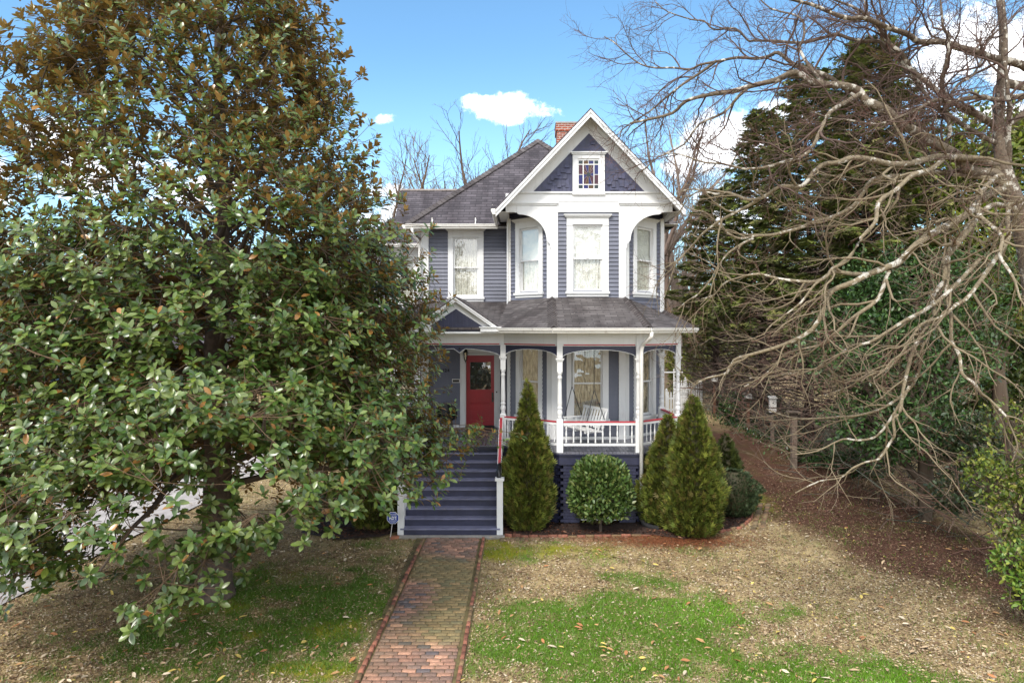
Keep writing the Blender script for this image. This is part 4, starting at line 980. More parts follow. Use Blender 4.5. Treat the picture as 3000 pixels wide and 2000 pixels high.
m.add(vs,[(2*i,2*i+1,2*i+3,2*i+2) for i in range(44)]); o=m.build('path_bed',paint('mossy_joint_sand',(.13,.105,.045),.95,.4,6.0)); tag(o,None,None,None,'structure')
def edgecol(x,y,rnd):
    c = np.array([.27,.105,.065])*rnd.uniform(.55,1.25); 
    if rnd.rand()<.25: c = np.array([.22,.14,.07])*rnd.uniform(.7,1.2)
    return c
def edging(line, label, seed, h=.11, off=.065, group='low brick edgings laid on edge'):
    rc=[]; 
    for a,b in zip(line[:-1],line[1:]):
        a=Vector(a);b=Vector(b);L=(b-a).length;n=max(1,round(L/.205));ang=math.atan2(b.y-a.y,b.x-a.x)
        for k in range(n):
            p=a.lerp(b,(k+.5)/n); rr=random.Random(seed*100+k+int(a.x*10)); rc.append((p.x+rr.uniform(-.008,.008),p.y+rr.uniform(-.008,.008),ang+rr.uniform(-.05,.05),L/n-.008,.060))
    V,F,Cc = bricks_field('e',rc,edgecol,lambda x,y: gz(x,y)+off,h=h,jit=.012,seed=seed); o = np_mesh('brick_edging',V,F,'brick',Cc); tag(o,label,'edging',group)
edging([(-2.36+.012*(y-9)-.0,y) for y in (7,8.2,9.4,10.6,11.8,13,14.2,15.45)],'row of upright red bricks along the left side of the brick path',1)
edging([(-.93,y) for y in (7,8.2,9.4,10.6,11.8,13,14.2,15.5)],'row of upright red bricks along the right side of the brick path',2)
bedl=[(-.45,15.72),(.1,15.64),(1.0,15.62),(2.0,15.66),(2.9,15.68)]
edging(bedl,'straight low brick edging in front of the mulch bed under the round laurel',3)
edging([(4.55,15.95),(5.2,16.35),(5.65,17.0),(5.95,17.8),(6.05,18.5)],'curving brick edging right of the pair of tall cone shrubs',4)
rc=[]
rr=random.Random(9)
for k in range(30):
    x=-.5+k*.112; rc.append((x,15.50+rr.uniform(-.03,.03)+(.0),rr.uniform(-.15,.15),.10,.20))
for k in range(16):
    t=k/16; a=Vector((5.35,16.25)).lerp(Vector((6.35,18.6)),t); rc.append((a.x+.06,a.y-.1,.9+rr.uniform(-.2,.2),.20,.10)); rc.append((a.x+.24,a.y-.16,.9+rr.uniform(-.2,.2),.20,.10))
V,F,Cc=bricks_field('m',rc,lambda x,y,r: np.array([.17,.13,.07])*r.uniform(.6,1.3)+np.array([.06,0,0])*r.rand(),lambda x,y: gz(x,y)+.03,seed=8)
tag(np_mesh('paver_row',V,F,'brick',Cc),'flat mossy pavers sunk in the grass before the bed edging',None,None,'structure')
m=MB(); m.box(-2.95,-.45,15.56,15.74,-.10,.028); tag(m.build('stone_slab','concrete'),'thin grey slab under the bottom step',None,None,'structure')
# mulch bed
def bedpoly():
    out=[(-.5,15.74),(.1,15.68),(1.0,15.66),(2.0,15.7),(2.9,15.72),(3.6,15.4),(4.5,15.9),(5.1,16.35),(5.6,17.0),(5.9,17.8),(6.0,18.6),(5.2,19.6),(4.2,19.6),(4.1,17.5),(2.8,16.5),(.8,16.5),(-.5,17.4)]
    return out
M['mulch']=paint('dark_mulch',(.035,.018,.012),.95,.5,14.0,.6,.9,grimecol=(.12,.05,.03))
bp_=bedpoly(); m=MB(); vs=[(2.0,16.2,gz(2,16.2)+.10)]+[(x,y,gz(x,y)+.05) for x,y in bp_]; m.add(vs,[(0,i+1,(i+1)%len(bp_)+1) for i in range(len(bp_))]); tag(m.build('mulch_bed','mulch'),'dark mulch bed along the porch foundation',None,None,'structure')
m=MB(); bq=[(-5.2,15.9),(-4.2,15.4),(-3.3,15.6),(-2.95,16.0),(-2.9,17.4),(-5.2,17.6)]; m.add([(x,y,gz(x,y)+.04) for x,y in bq],[(0,1,2,3,4,5)]); tag(m.build('mulch_bed','mulch'),'dark mulch bed left of the front steps',None,None,'structure')
# ------------------------------------------------------------------ litter, grass
rng=np.random.RandomState(11)
def in_path(x,y): return (x>-2.42)&(x<-.88)&(y<15.75)
def in_house(x,y): return (y>15.6)&(x>-4.4)&(x<4.0)
def area(n, y0=8.6, y1=24):
    y = y0*(y1/y0)**rng.rand(n); hw=y*.82; x = rng.uniform(-1,1,n)*hw-.01*y
    k = ~in_path(x,y)&~in_house(x,y)&(x>-9.4); return x[k],y[k]
# dry curled leaves
x,y = area(230000); N=len(x); st=straw_amt(x,y); gr=green_amt(x,y); mo=moss_amt(x,y)
keep = rng.rand(N) < np.clip(1-.72*gr-.7*mo,.08,1)*(.6+.6*fbm(x,y,1.3,61,3)); x,y,st,gr=x[keep],y[keep],st[keep],gr[keep]; N=len(x)
tv=np.array([(0,-.5,0),(.22,-.1,.10),(.16,.3,.14),(0,.55,.05),(-.16,.3,.14),(-.22,-.1,.10),(0,.1,.0)]); tf=np.array([(0,1,6,5),(1,2,3,6),(6,3,4,5)])
d=rng.normal(size=(N,3)); d[:,2]*=.22; up=rng.normal(size=(N,3))*.45; up[:,2]+=1
s=rng.uniform(.022,.058,N)*np.where(rng.rand(N)<.03,1.8,1); fr=frames(d,up,s)
pal=np.array([[.46,.36,.22],[.34,.245,.14],[.25,.165,.095],[.52,.43,.31],[.15,.09,.055],[.40,.29,.17]]); c=pal[rng.randint(0,6,N)]*rng.uniform(.7,1.2,(N,1))
cs=np.array([[.15,.075,.045],[.20,.11,.07],[.10,.055,.035],[.26,.17,.11]])[rng.randint(0,4,N)]*rng.uniform(.7,1.2,(N,1)); c=np.where((rng.rand(N)<st*.95)[:,None],cs,c)
yl=rng.rand(N)<.008; c[yl]=[.62,.50,.14]
z=ground_z(x,y)+(fbm(x,y,3.0,41,3)-.5)*.05+.012; V,F,Cc=scatter(tv,tf,fr,np.stack([x,y,z],1),c)
tag(np_mesh('leaf_litter',V,F,'litter',Cc),'dry tan leaves and thatch strewn across the lawn','leaf litter',None,'stuff')
# larger fallen magnolia leaves
x,y = area(1500,8.6,17); N=len(x); k=rng.rand(N)<np.where(x<-1,.75,.45); x,y=x[k],y[k]; N=len(x); d=rng.normal(size=(N,3)); d[:,2]*=.12; up=rng.normal(size=(N,3))*.3; up[:,2]+=1
c=np.array([[.42,.24,.11],[.50,.36,.22],[.62,.52,.38],[.40,.18,.08],[.55,.42,.12]])[rng.randint(0,5,N)]*rng.uniform(.8,1.15,(N,1)); z=ground_z(x,y)+.045
V,F,Cc=scatter(tv*[.8,1,.9],tf,frames(d,up,rng.uniform(.07,.16,N)),np.stack([x,y,z],1),c); tag(np_mesh('fallen_leaves',V,F,'litter',Cc),'larger tan and yellow fallen leaves scattered over the grass','fallen leaves',None,'stuff')
# green blades
x,y = area(420000,8.6,20); gr=green_amt(x,y); k=rng.rand(len(x))<np.clip(gr*1.0+.07,0,1); x,y,gr=x[k],y[k],gr[k]; N=len(x)
tb=np.array([(-.055,0,0),(.055,0,0),(.04,.5,.06),(-.04,.5,.06),(.0,1,.30)]); tbf=np.array([(0,1,2,3),(3,2,4,4)])
tb=np.array([(-.06,0,0),(.06,0,0),(.012,1,.28),(-.012,1,.28)]); tbf=np.array([(0,1,2,3)])
d=rng.normal(size=(N,3))*.6; d[:,2]=np.abs(d[:,2])+.55; up=rng.normal(size=(N,3)); s=rng.uniform(.035,.075,N)
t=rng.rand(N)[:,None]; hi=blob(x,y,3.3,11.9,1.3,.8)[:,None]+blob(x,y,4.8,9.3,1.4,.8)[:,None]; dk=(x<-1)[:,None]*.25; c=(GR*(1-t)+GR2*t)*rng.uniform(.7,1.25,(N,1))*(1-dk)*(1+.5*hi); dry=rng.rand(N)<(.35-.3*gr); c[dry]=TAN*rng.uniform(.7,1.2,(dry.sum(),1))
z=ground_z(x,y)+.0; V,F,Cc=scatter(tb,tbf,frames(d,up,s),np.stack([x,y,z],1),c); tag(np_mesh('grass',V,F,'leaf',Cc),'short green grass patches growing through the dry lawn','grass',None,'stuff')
# mulch chips
x=rng.uniform(-5.2,6,14000); y=rng.uniform(15.3,19.5,14000); 
def inpoly(x,y,P):
    r=np.zeros(len(x),bool); j=len(P)-1
    for i in range(len(P)):
        xi,yi=P[i];xj,yj=P[j]; cnd=((yi>y)!=(yj>y))&(x<(xj-xi)*(y-yi)/(yj-yi+1e-12)+xi); r^=cnd; j=i
    return r
k=inpoly(x,y,bp_)|inpoly(x,y,bq); x,y=x[k],y[k]; N=len(x); d=rng.normal(size=(N,3)); d[:,2]*=.3; up=rng.normal(size=(N,3))*.5; up[:,2]+=1
c=np.array([[.03,.015,.01],[.07,.03,.02],[.15,.06,.035],[.25,.13,.08]])[rng.choice(4,N,p=[.4,.32,.2,.08])]*rng.uniform(.7,1.2,(N,1)); z=ground_z(x,y)+.075
V,F,Cc=scatter(tv*[.7,1,.8],tf,frames(d,up,rng.uniform(.04,.10,N)),np.stack([x,y,z],1),c); tag(np_mesh('mulch_chips',V,F,'litter',Cc),'dark bark chips and fallen leaves in the planting beds','mulch',None,'stuff')
# pine straw patch at the foot of the cone shrubs
x=rng.normal(3.3,.9,5000); y=rng.normal(15.35,.28,5000); N=5000; d=rng.normal(size=(N,3)); d[:,2]*=.1; up=np.tile([0,0,1.0],(N,1))+rng.normal(size=(N,3))*.2
c=np.array([.26,.09,.04])*rng.uniform(.4,1.3,(N,1)); z=ground_z(x,y)+.04; V,F,Cc=scatter(tb*[.5,1,.3],tbf,frames(d,up,rng.uniform(.08,.15,N)),np.stack([x,y,z],1),c); tag(np_mesh('pine_straw',V,F,'litter',Cc),'reddish conifer needles lying under the cone shrubs','pine straw',None,'stuff')
# ================================================================== VEGETATION HELPERS
def tubes_np(polys, n=4):
    """polys: list of (pts (K,3), radii (K,), col (3,)) -> verts, faces, cols"""
    groups = {}
    for p in polys: groups.setdefault(len(p[0]), []).append(p)
    Vs=[];Fs=[];Cs=[];off=0
    for K, L in groups.items():
        P=np.array([p[0] for p in L],float); Rr=np.array([p[1] for p in L],float); Cl=np.array([p[2] for p in L],float); Mn=len(L)
        T=np.gradient(P,axis=1); T=nrm(T); ref=np.tile([.31,.27,.91],(Mn,K,1)); ref=np.where(np.abs((T*ref).sum(-1,keepdims=True))>.95,np.array([.9,.1,.2]),ref)
        A=nrm(np.cross(T,ref)); B=np.cross(T,A); th=2*np.pi*np.arange(n)/n
        ring=P[:,:,None,:]+(A[:,:,None,:]*np.cos(th)[None,None,:,None]+B[:,:,None,:]*np.sin(th)[None,None,:,None])*Rr[:,:,None,None]
        V=ring.reshape(-1,3); idx=np.arange(Mn*K*n).reshape(Mn,K,n); a=idx[:,:-1,:]; b=np.roll(idx,-1,axis=2)[:,:-1,:]; c=np.roll(idx,-1,axis=2)[:,1:,:]; d=idx[:,1:,:]
        Fs.append(np.stack([a,b,c,d],-1).reshape(-1,4)+off); Vs.append(V); Cs.append(np.repeat(Cl,K*n,axis=0)); off+=len(V)
    return np.vstack(Vs),np.vstack(Fs),np.vstack(Cs)
def curve_pts(p0, d0, L, K, rs, bend=.35, up=0.0, droop=0.0):
    """wandering branch"""
    P=[np.array(p0,float)]; d=np.array(d0,float); d/=np.linalg.norm(d); st=L/(K-1)
    for k in range(K-1):
        d=d+rs.normal(size=3)*bend*st**.5; d[2]+=up*st-droop*st*(k/K); d/=np.linalg.norm(d); P.append(P[-1]+d*st)
    return np.array(P)
def taper(r0, r1, K): return np.linspace(r0, r1, K)
def perp(d, rs):
    v=rs.normal(size=3); v-=d*v.dot(d); return v/np.linalg.norm(v)
def spawn(parent, rs, step, lfun, K, ang, bend, up, rr, col, t0=.15, t1=1.0, rmin=.003, flat=0.0):
    """side branches along a parent (pts, radii, col)"""
    P,Rd,_=parent; seg=np.linalg.norm(np.diff(P,axis=0),axis=1); cum=np.concatenate([[0],np.cumsum(seg)]); L=cum[-1]; out=[]
    s=t0*L+rs.rand()*step
    while s < t1*L:
        i=min(np.searchsorted(cum,s)-1,len(seg)-1); i=max(i,0); f=(s-cum[i])/max(seg[i],1e-6); p=P[i]*(1-f)+P[i+1]*f; r=Rd[i]*(1-f)+Rd[i+1]*f; d=(P[i+1]-P[i])/max(seg[i],1e-6)
        a=ang*rs.uniform(.7,1.25); q=perp(d,rs); q[2]*=(1-flat); dd=d*math.cos(a)+q*math.sin(a); ln=lfun(s/L)*rs.uniform(.6,1.3); r0=max(min(r*.75,rr*ln**.8 if rr else r*.6),rmin)
        out.append((curve_pts(p,dd,ln,K,rs,bend,up),taper(r0,max(rmin*.7,r0*.25),K),col)); s+=step*rs.uniform(.5,1.6)
    return out
def smoothline(pts, per=5, jit=0.0, rs=None):
    P=np.array(pts,float); Q=[]
    for i in range(len(P)-1):
        a=P[max(i-1,0)];b=P[i];c=P[i+1];d=P[min(i+2,len(P)-1)]
        for k in range(per):
            t=k/per; Q.append(.5*((2*b)+(-a+c)*t+(2*a-5*b+4*c-d)*t*t+(-a+3*b-3*c+d)*t**3))
    Q.append(P[-1]); Q=np.array(Q)
    if jit>0: Q[1:]+=rs.normal(size=(len(Q)-1,3))*jit
    return Q
def move(V, o): return V-np.array(o)[None]
# ================================================================== MAGNOLIA
TX,TY=-5.66,12.5; TZ=gz(TX,TY); rs=np.random.RandomState(5)
mag=thing('magnolia_tree','large spreading evergreen magnolia with glossy leaves and rusty undersides, left of the brick path','tree',(TX,TY,TZ)); MO_=(TX,TY,TZ)
zt=[1.0,1.6,2.2,3.0,4.0,4.9,6.0,7.3,8.2,10.,11.6,12.9]; rt=[2.6,3.7,4.1,4.15,3.85,3.75,3.5,3.0,2.6,1.95,1.35,.2]
def crownR(z,az): return np.interp(z,zt,rt)*(1+.30*np.clip(-math.cos(az),0,1)*np.clip((z-3)/4,0,1)+.16*(vnoise(np.atleast_1d(az*1.6+10),np.atleast_1d(z*.75),3)[0]-.5)*2)
tr=[np.array([(TX,TY,TZ-.25),(TX,TY,TZ+.02),(TX+.01,TY,TZ+.25),(TX+.02,TY,TZ+.8),(TX+.04,TY+.02,2.2),(TX,TY,4.5),(TX+.15,TY,7),(TX+.05,TY,9.5),(TX+.1,TY,12.2)]),np.array([.48,.36,.29,.255,.24,.19,.13,.08,.03]),(.1,.075,.055)]
limbs=[]; nl=62
for k in range(nl):
    z0=1.9+9.6*(k/nl)**1.1; az=k*2.399963; R_=crownR(z0+.6,az)
    rise=.55 if z0>4 else .15; Ln=R_*.95; p=np.array([np.interp(z0,[0,12],[TX,TX+.1]),TY,z0]); d=np.array([math.cos(az),math.sin(az),rise+rs.rand()*.35])
    K=9; P=[p]; st=Ln/(K-1)/math.sqrt(1+rise**2)*1.05; dd=d/np.linalg.norm(d)
    for i in range(K-1):
        dd=dd+rs.normal(size=3)*.10; dd[2]+=(.04 if z0>4 else -.03); dd/=np.linalg.norm(dd); P.append(P[-1]+dd*st)
    limbs.append((np.array(P),taper(.02+.062*R_/4.5*(1-z0/18),.012,K),(.09,.07,.055)))
LP=np.vstack([l[0][2:] for l in limbs])
cl=[]; tries=0
while len(cl)<1750 and tries<60000:
    tries+=1; z=rs.uniform(.9,12.8); az=rs.uniform(0,2*np.pi); Rm=crownR(z,az)
    if rs.rand()>(Rm+.4)/5.0*(1.0 if z<6.3 else .62): continue
    f=rs.rand()**.42; r=Rm*(.30+.70*f); x=TX+r*math.cos(az); y=TY+r*math.sin(az)
    front=-math.sin(az)
    zmin=1.72+.20*front+.7*max(0,1-abs(x-TX)/1.2)*(front>0)+(vnoise(np.array([x*.9]),np.array([y*.9]),8)[0]-.5)*1.1-(.9 if (x<TX-.8 and front>.3) else 0)+(.45 if r<1.8 else 0)-(.35 if x>TX+1 else 0)
    if z<max(zmin,.75): continue
    hole=vnoise(np.array([x*1.0+z*.6]),np.array([y*1.0-z*.8]),19)[0]
    if hole<.30 and rs.rand()<.92: continue
    if x>TX+1.6 and z<2.25: continue
    cl.append((x,y,z,az,r/Rm))

for (x,y,z) in ((-1.3,13.0,2.9),(-1.0,13.1,2.95),(-.75,13.2,2.75),(-1.6,12.9,2.7),(-1.9,12.8,2.3),(-1.75,12.6,1.95),(-2.3,12.7,2.2),(-1.9,13,3.4),(-2.1,12.6,2.8),(-1.45,12.7,2.35)): cl.append((x,y,z,0.05,.9))
cl=np.array(sorted(cl,key=lambda c: math.hypot(c[0]-TX,c[1]-TY))); br=[]; roset=[]; axis=[]
for (x,y,z,az,f) in cl:
    c=np.array([x,y,z]); D=np.linalg.norm((LP-c)*[1,1,1.3],axis=1)+np.where(LP[:,2]>z+.4,1.5,0); q=LP[np.argmin(D)]; LP=np.vstack([LP,c[None]])
    out=np.array([math.cos(az),math.sin(az),.25]); mid=(q+c)/2+np.array([0,0,-.12])+rs.normal(size=3)*.06
    br.append((smoothline([q,mid,c],3),taper(.015,.006,7),(.075,.058,.043)))
    n=rs.randint(6,12) if z<7 else rs.randint(5,9); sp=.36
    for k in range(n):
        o=rs.normal(size=3)*[sp,sp,sp*.62]; e_=c+o; ax=o/np.linalg.norm(o)*.22+out*(.85 if z<6.5 else .5)+np.array([0,0,.95]); ax+=rs.normal(size=3)*.16; ax/=np.linalg.norm(ax)
        if e_[2]<.75: continue
        br.append((np.array([c,(c+e_)/2+np.array([0,0,-.03]),e_]),taper(.0055,.004,3),(.12,.08,.05))); roset.append(e_); axis.append(ax)
roset=np.array(roset); axis=np.array(axis); 
V,F,Cc=tubes_np([tuple(tr)],14); np_mesh('trunk',move(V,MO_),F,'bark',Cc,mag,smooth=True)
V,F,Cc=tubes_np(limbs+br,5); np_mesh('limbs',move(V,MO_),F,'barkattr',Cc,mag,smooth=True)
# leaves
nL=rs.randint(8,14,len(roset)); idx=np.repeat(np.arange(len(roset)),nL); N=len(idx); kk=np.concatenate([np.arange(n) for n in nL]); A=axis[idx]
ref=np.where(np.abs(A[:,2:3])>.9,np.array([1.,0,0]),np.array([0,0,1.])); e1=nrm(np.cross(A,ref)); e2=np.cross(A,e1)
th=kk*2.399963+idx*.7; el=np.clip(np.where(roset[idx][:,2]<6.5,.75,.45)+.095*kk+rs.normal(size=N)*.15,.1,1.85)
d=A*np.cos(el)[:,None]+(e1*np.cos(th)[:,None]+e2*np.sin(th)[:,None])*np.sin(el)[:,None]; d[:,2]-=.16*(el>.9)
up=nrm(A+rs.normal(size=(N,3))*.22)
mt_=np.array([(0,0,0),(.16,.28,.040),(.235,.58,.04),(.14,.86,-.02),(0,1.0,-.09),(-.14,.86,-.02),(-.235,.58,.04),(-.16,.28,.040),(0,.30,.0),(0,.60,-.01),(0,.86,-.055)])
mf_=np.array([(0,1,8,8),(1,2,9,8),(2,3,10,9),(0,8,7,7),(8,9,6,7),(9,10,5,6),(10,3,4,5)])
mq=np.array([(1,2,9,8),(2,3,10,9),(8,9,6,7),(9,10,5,6),(10,3,4,5),(0,1,8,7)])
sz=rs.uniform(.095,.175,N)*np.where(kk<3,.8,1); pos=roset[idx]-A*(.012*kk)[:,None]
base=np.array([[.038,.076,.014],[.055,.105,.018],[.105,.155,.034],[.125,.165,.045]])[rs.randint(0,4,N)]*rs.uniform(.75,1.25,(N,1))
lt=rs.rand(N)<.05; base[lt]=np.array([.14,.19,.03]); rust=rs.rand(N)<.018; base[rust]=np.array([.30,.15,.04])
hz=np.clip((pos[:,2]-5.0)/4,0,1)*rs.rand(N); base=base*(1-.35*hz[:,None])+np.array([.13,.11,.02])*.35*hz[:,None]
V,F,Cc=scatter(mt_,mq,frames(d,up,sz),pos,base); np_mesh('crown',move(V,MO_),F,'magleaf',Cc,mag)
# ================================================================== ARBORVITAE
def fan_template():
    vs=[];fs=[]; k=0
    for a,l,b in ((-1.05,.62,.0),(-.6,.85,.10),(-.2,1.0,.02),(.2,.95,.12),(.6,.8,.03),(1.0,.6,.1)):
        sx,sy=math.sin(a),math.cos(a); w=.10
        vs+=[(0-w*.4*sy,.0,0),(w*.4*sy,0,0),(sx*l*.6+w*sy,sy*l*.6,b*.6),(sx*l*.6-w*sy,sy*l*.6,b*.4),(sx*l+.02,sy*l,b+.10),(sx*l-.02,sy*l,b+.10)]
        fs+=[(k,k+1,k+2,k+3),(k+3,k+2,k+4,k+5)]; k+=6
    return np.array(vs),np.array(fs)
FT,FF=fan_template()
def cone_shrub(name,label,x,y,h,r,seed,n=4200,group=None,prof=None,pal=None,sz=(.10,.21),squash=1.0):
    rs=np.random.RandomState(seed); z0=gz(x,y)+.03; t_=thing(name,label,'shrub',(x,y,z0),0,group)
    prof=prof or (lambda t: np.interp(t,[0,.07,.22,.40,.6,.8,.93,1],[.62,.88,1.0,.90,.66,.38,.17,.03]))
    t=rs.rand(n*3); pr=prof(t); k=rs.rand(n*3)<pr; t=t[k][:n]; N=len(t); az=rs.rand(N)*2*np.pi; pr=prof(t)
    lob=1+.22*(fbm(az*1.6+seed,t*6.5,1.0,seed,3)-.5)*2+.16*(vnoise(np.cos(az)*3+9,t*14+np.sin(az)*3,seed+5)-.5)*2
    rr=r*pr*lob*rs.uniform(.80,1.08,N); P=np.stack([rr*np.cos(az),rr*np.sin(az)*squash,t*h*.97+.02],1)
    out=np.stack([np.cos(az),np.sin(az),np.zeros(N)],1); tang=np.stack([-np.sin(az),np.cos(az),np.zeros(N)],1)
    d=out*rs.uniform(.35,.9,N)[:,None]+np.array([0,0,1.0])+rs.normal(size=(N,3))*.28; up=out*.6+tang*rs.normal(size=N)[:,None]*.9+rs.normal(size=(N,3))*.3
    pal=np.array(pal) if pal is not None else np.array([[.085,.115,.018],[.125,.150,.022],[.19,.21,.035],[.060,.075,.014],[.14,.115,.03]])
    c=pal[rs.randint(0,len(pal),N)]*rs.uniform(.75,1.25,(N,1)); s=rs.uniform(*sz,N)*(1-.35*t)
    V,F,Cc=scatter(FT,FF,frames(d,up,s),P,c)
    # woody, foliage-filled core
    K=14; zz=np.linspace(.0,.96,12); core=[(np.stack([np.zeros(12),np.zeros(12),zz*h],1),r*.74*prof(zz),(.055,.048,.022))]; cv,cf,cc=tubes_np(core,K)
    cv[:,0]+=(vnoise(cv[:,2]*4,cv[:,1]*4,3)-.5)*.08
    F=np.vstack([F,cf+len(V)]); V=np.vstack([V,cv]); Cc=np.vstack([Cc,cc]); np_mesh('crown',V,F,'needle',Cc,t_)
    m=MB(); m.tube([(0,0,-.1),(0.01,0,.3),(0,0,h*.5)],[.05,.045,.02],7); 
    for q in range(7): a=q*.9; m.tube([(0,0,.05),(.12*math.cos(a),.12*math.sin(a),.25),(.2*math.cos(a),.2*math.sin(a)*squash,.6)],[.02,.015,.01],5)
    m.build('trunk','bark',t_); return t_
g1='cone-shaped evergreen shrubs along the porch'
cone_shrub('arborvitae','tall narrow cone-shaped evergreen just right of the front steps',.09,16.15,3.60,.48,1,6500,g1,squash=.85,prof=lambda t: np.interp(t,[0,.07,.22,.42,.6,.75,.88,1],[.60,.85,1.0,.98,.74,.42,.22,.03]))
cone_shrub('arborvitae','tallest, broadest of the cone-shaped evergreens, at the right porch corner',3.93,15.9,3.25,.68,2,8500,g1)
cone_shrub('arborvitae','cone-shaped evergreen tucked behind the broadest one, against the right porch corner',3.46,16.45,2.72,.62,3,5500,g1)
cone_shrub('arborvitae','small dark cone evergreen behind the round bush at the right of the house',5.72,19.4,1.72,.48,4,1800,g1,pal=[[.04,.055,.012],[.06,.075,.014]])
cone_shrub('arborvitae','tall cone evergreen half hidden behind the magnolia, left of the front steps',-3.62,16.3,3.6,.55,5,3000,g1)
cone_shrub('ball_shrub','round dark evergreen bush between the cone evergreens and the brick edging on the right',5.28,17.3,1.18,.62,6,3000,None,prof=lambda t: np.sqrt(np.clip(1-(2*t*.96-.9)**2/1.05,0.02,1)),pal=[[.030,.05,.018],[.05,.075,.03],[.07,.10,.045]],sz=(.06,.11))
# ================================================================== LEAFY MASSES
LT=np.array([(0,0,0),(.22,.35,.05),(.20,.7,.03),(0,1,-.05),(-.20,.7,.03),(-.22,.35,.05),(0,.5,-.01)]); LF=np.array([(0,1,6,5),(1,2,3,6),(6,3,4,5)])
def leaves(N,P,out,rs,size,pal,mat,name,parent,org,upw=.6,tmpl=(LT,LF),spread=.7,vsh=1.0):
    d=nrm(out*.7+np.array([0,0,upw])+rs.normal(size=(N,3))*spread); up=nrm(out*.6+np.array([0,0,.9])+rs.normal(size=(N,3))*.4); pal=np.array(pal); c=pal[rs.randint(0,len(pal),N)]*rs.uniform(.7,1.25,(N,1))
    V,F,Cc=scatter(tmpl[0],tmpl[1],frames(d,up,rs.uniform(*size,N)),P,c); return np_mesh(name,move(V,org),F,mat,Cc,parent)
def blobs_pts(blobs,N,rs,clump=.28,shell=.45):
    w=np.array([b[3]*b[4]+b[3]*b[5] for b in blobs]); w=w/w.sum(); b=np.array(blobs)[rs.choice(len(blobs),N,p=w)]
    u=nrm(rs.normal(size=(N,3))); r=shell+(1-shell)*rs.rand(N)**.5; 
    lump=1+.35*(vnoise(u[:,0]*3.1+b[:,0],u[:,2]*3.1+u[:,1]*2.2+b[:,1],5)-.5)*2
    P=b[:,:3]+u*b[:,3:6]*(r*lump)[:,None]; k=(vnoise(P[:,0]*1.9/clump*.3+P[:,2]*.7,P[:,2]*1.9/clump*.3+P[:,1]*.9,6)>.30)|(rs.rand(N)<.25); return P[k],u[k]
# round laurel in front of the lattice
lx_,ly_=1.77,15.86; lz_=gz(lx_,ly_)+.08; t_=thing('laurel_bush','neatly clipped round laurel on a short trunk, in the mulch before the porch','shrub',(lx_,ly_,lz_)); rs=np.random.RandomState(31)
N=6200; u=nrm(rs.normal(size=(N,3))); p_=3.2; sup=(np.abs(u)**p_).sum(1)**(-1/p_); rad=rs.uniform(.55,1.04,N)**.6; tt=(u[:,2]*sup); wid=.68-.10*np.clip(tt,-1,1)
P=np.stack([u[:,0]*sup*wid*rad,u[:,1]*sup*.50*rad,.99+u[:,2]*sup*.68*rad],1)+np.array([lx_,ly_,lz_]); P[:,2]=np.maximum(P[:,2],lz_+.24)
leaves(N,P,u,rs,(.085,.14),[[.055,.100,.020],[.080,.140,.028],[.13,.190,.050],[.065,.115,.03],[.17,.20,.055]],'leaf','crown',t_,(lx_,ly_,lz_),.75,spread=.5)
m=MB(); m.tube([(0,0,-.15),(.0,0,.2),(.02,0,.5)],[.045,.04,.035],7)
for q in range(9): a=q*.7; m.tube([(0,0,.28),(.2*math.cos(a),.14*math.sin(a),.5),(.42*math.cos(a),.3*math.sin(a),.9)],[.02,.014,.006],5)
m.build('trunk','bark',t_)
# ================================================================== BARE LICHEN TREE on the right
rs=np.random.RandomState(77); BX,BY=8.25,10.6; BZ=gz(BX,BY); bt=thing('bare_tree','big leafless lichen-covered tree reaching in from the right edge','tree',(BX,BY,BZ)); BO=(BX,BY,BZ)
hub=px2w(2948,520,10.5)
def lichen():
    m,t,b=new_mat('lichen_bark'); tc=t.n('ShaderNodeTexCoord'); n1=t.n('ShaderNodeTexNoise',i_0=tc.outputs['Object'],i_Scale=6.5,i_Detail=5.0,i_Roughness=.6); n2=t.n('ShaderNodeTexNoise',i_0=tc.outputs['Object'],i_Scale=1.1,i_Detail=3.0); n3=t.n('ShaderNodeTexNoise',i_0=tc.outputs['Object'],i_Scale=30.0,i_Detail=5.0)
    at=t.n('ShaderNodeAttribute',attribute_name='Col'); c=t.mix(.5,at.outputs[0],t.ramp(n3.outputs[0],[(.3,(.06,.045,.035)),(.7,(.20,.16,.11))])); c=t.mix(t.m('MULTIPLY',t.smooth(n1.outputs[0],.55,.60),at.outputs['Alpha']),c,(.48,.45,.39)); c=t.mix(.3,c,n3.outputs[0],'OVERLAY'); t.set(b.inputs['Base Color'],c); b.inputs['Roughness'].default_value=.95
    t.set(b.inputs['Normal'],t.n('ShaderNodeBump',i_Strength=.8,i_Distance=.02,i_Height=n3.outputs[0])); return m
M['lichen']=lichen()
TW=(.110,.075,.062); TWo=(.20,.16,.105)
main=[((BX,BY,BZ-.3),(BX,BY,BZ),(BX-.05,BY,BZ+.5),(BX-.1,BY,2.0),(BX-.2,BY-.05,4.2),(BX-.4,BY,6.0),tuple(hub),tuple(px2w(2925,380,10.5)),tuple(px2w(2940,90,10.6)),tuple(px2w(2900,-150,10.8)))]
thick=[]; P=smoothline(main[0],4); K=len(P); thick.append((P,np.interp(np.linspace(0,1,K),[0,.06,.15,.5,.72,1],[.42,.33,.28,.20,.09,.04]),(.14,.10,.075)))
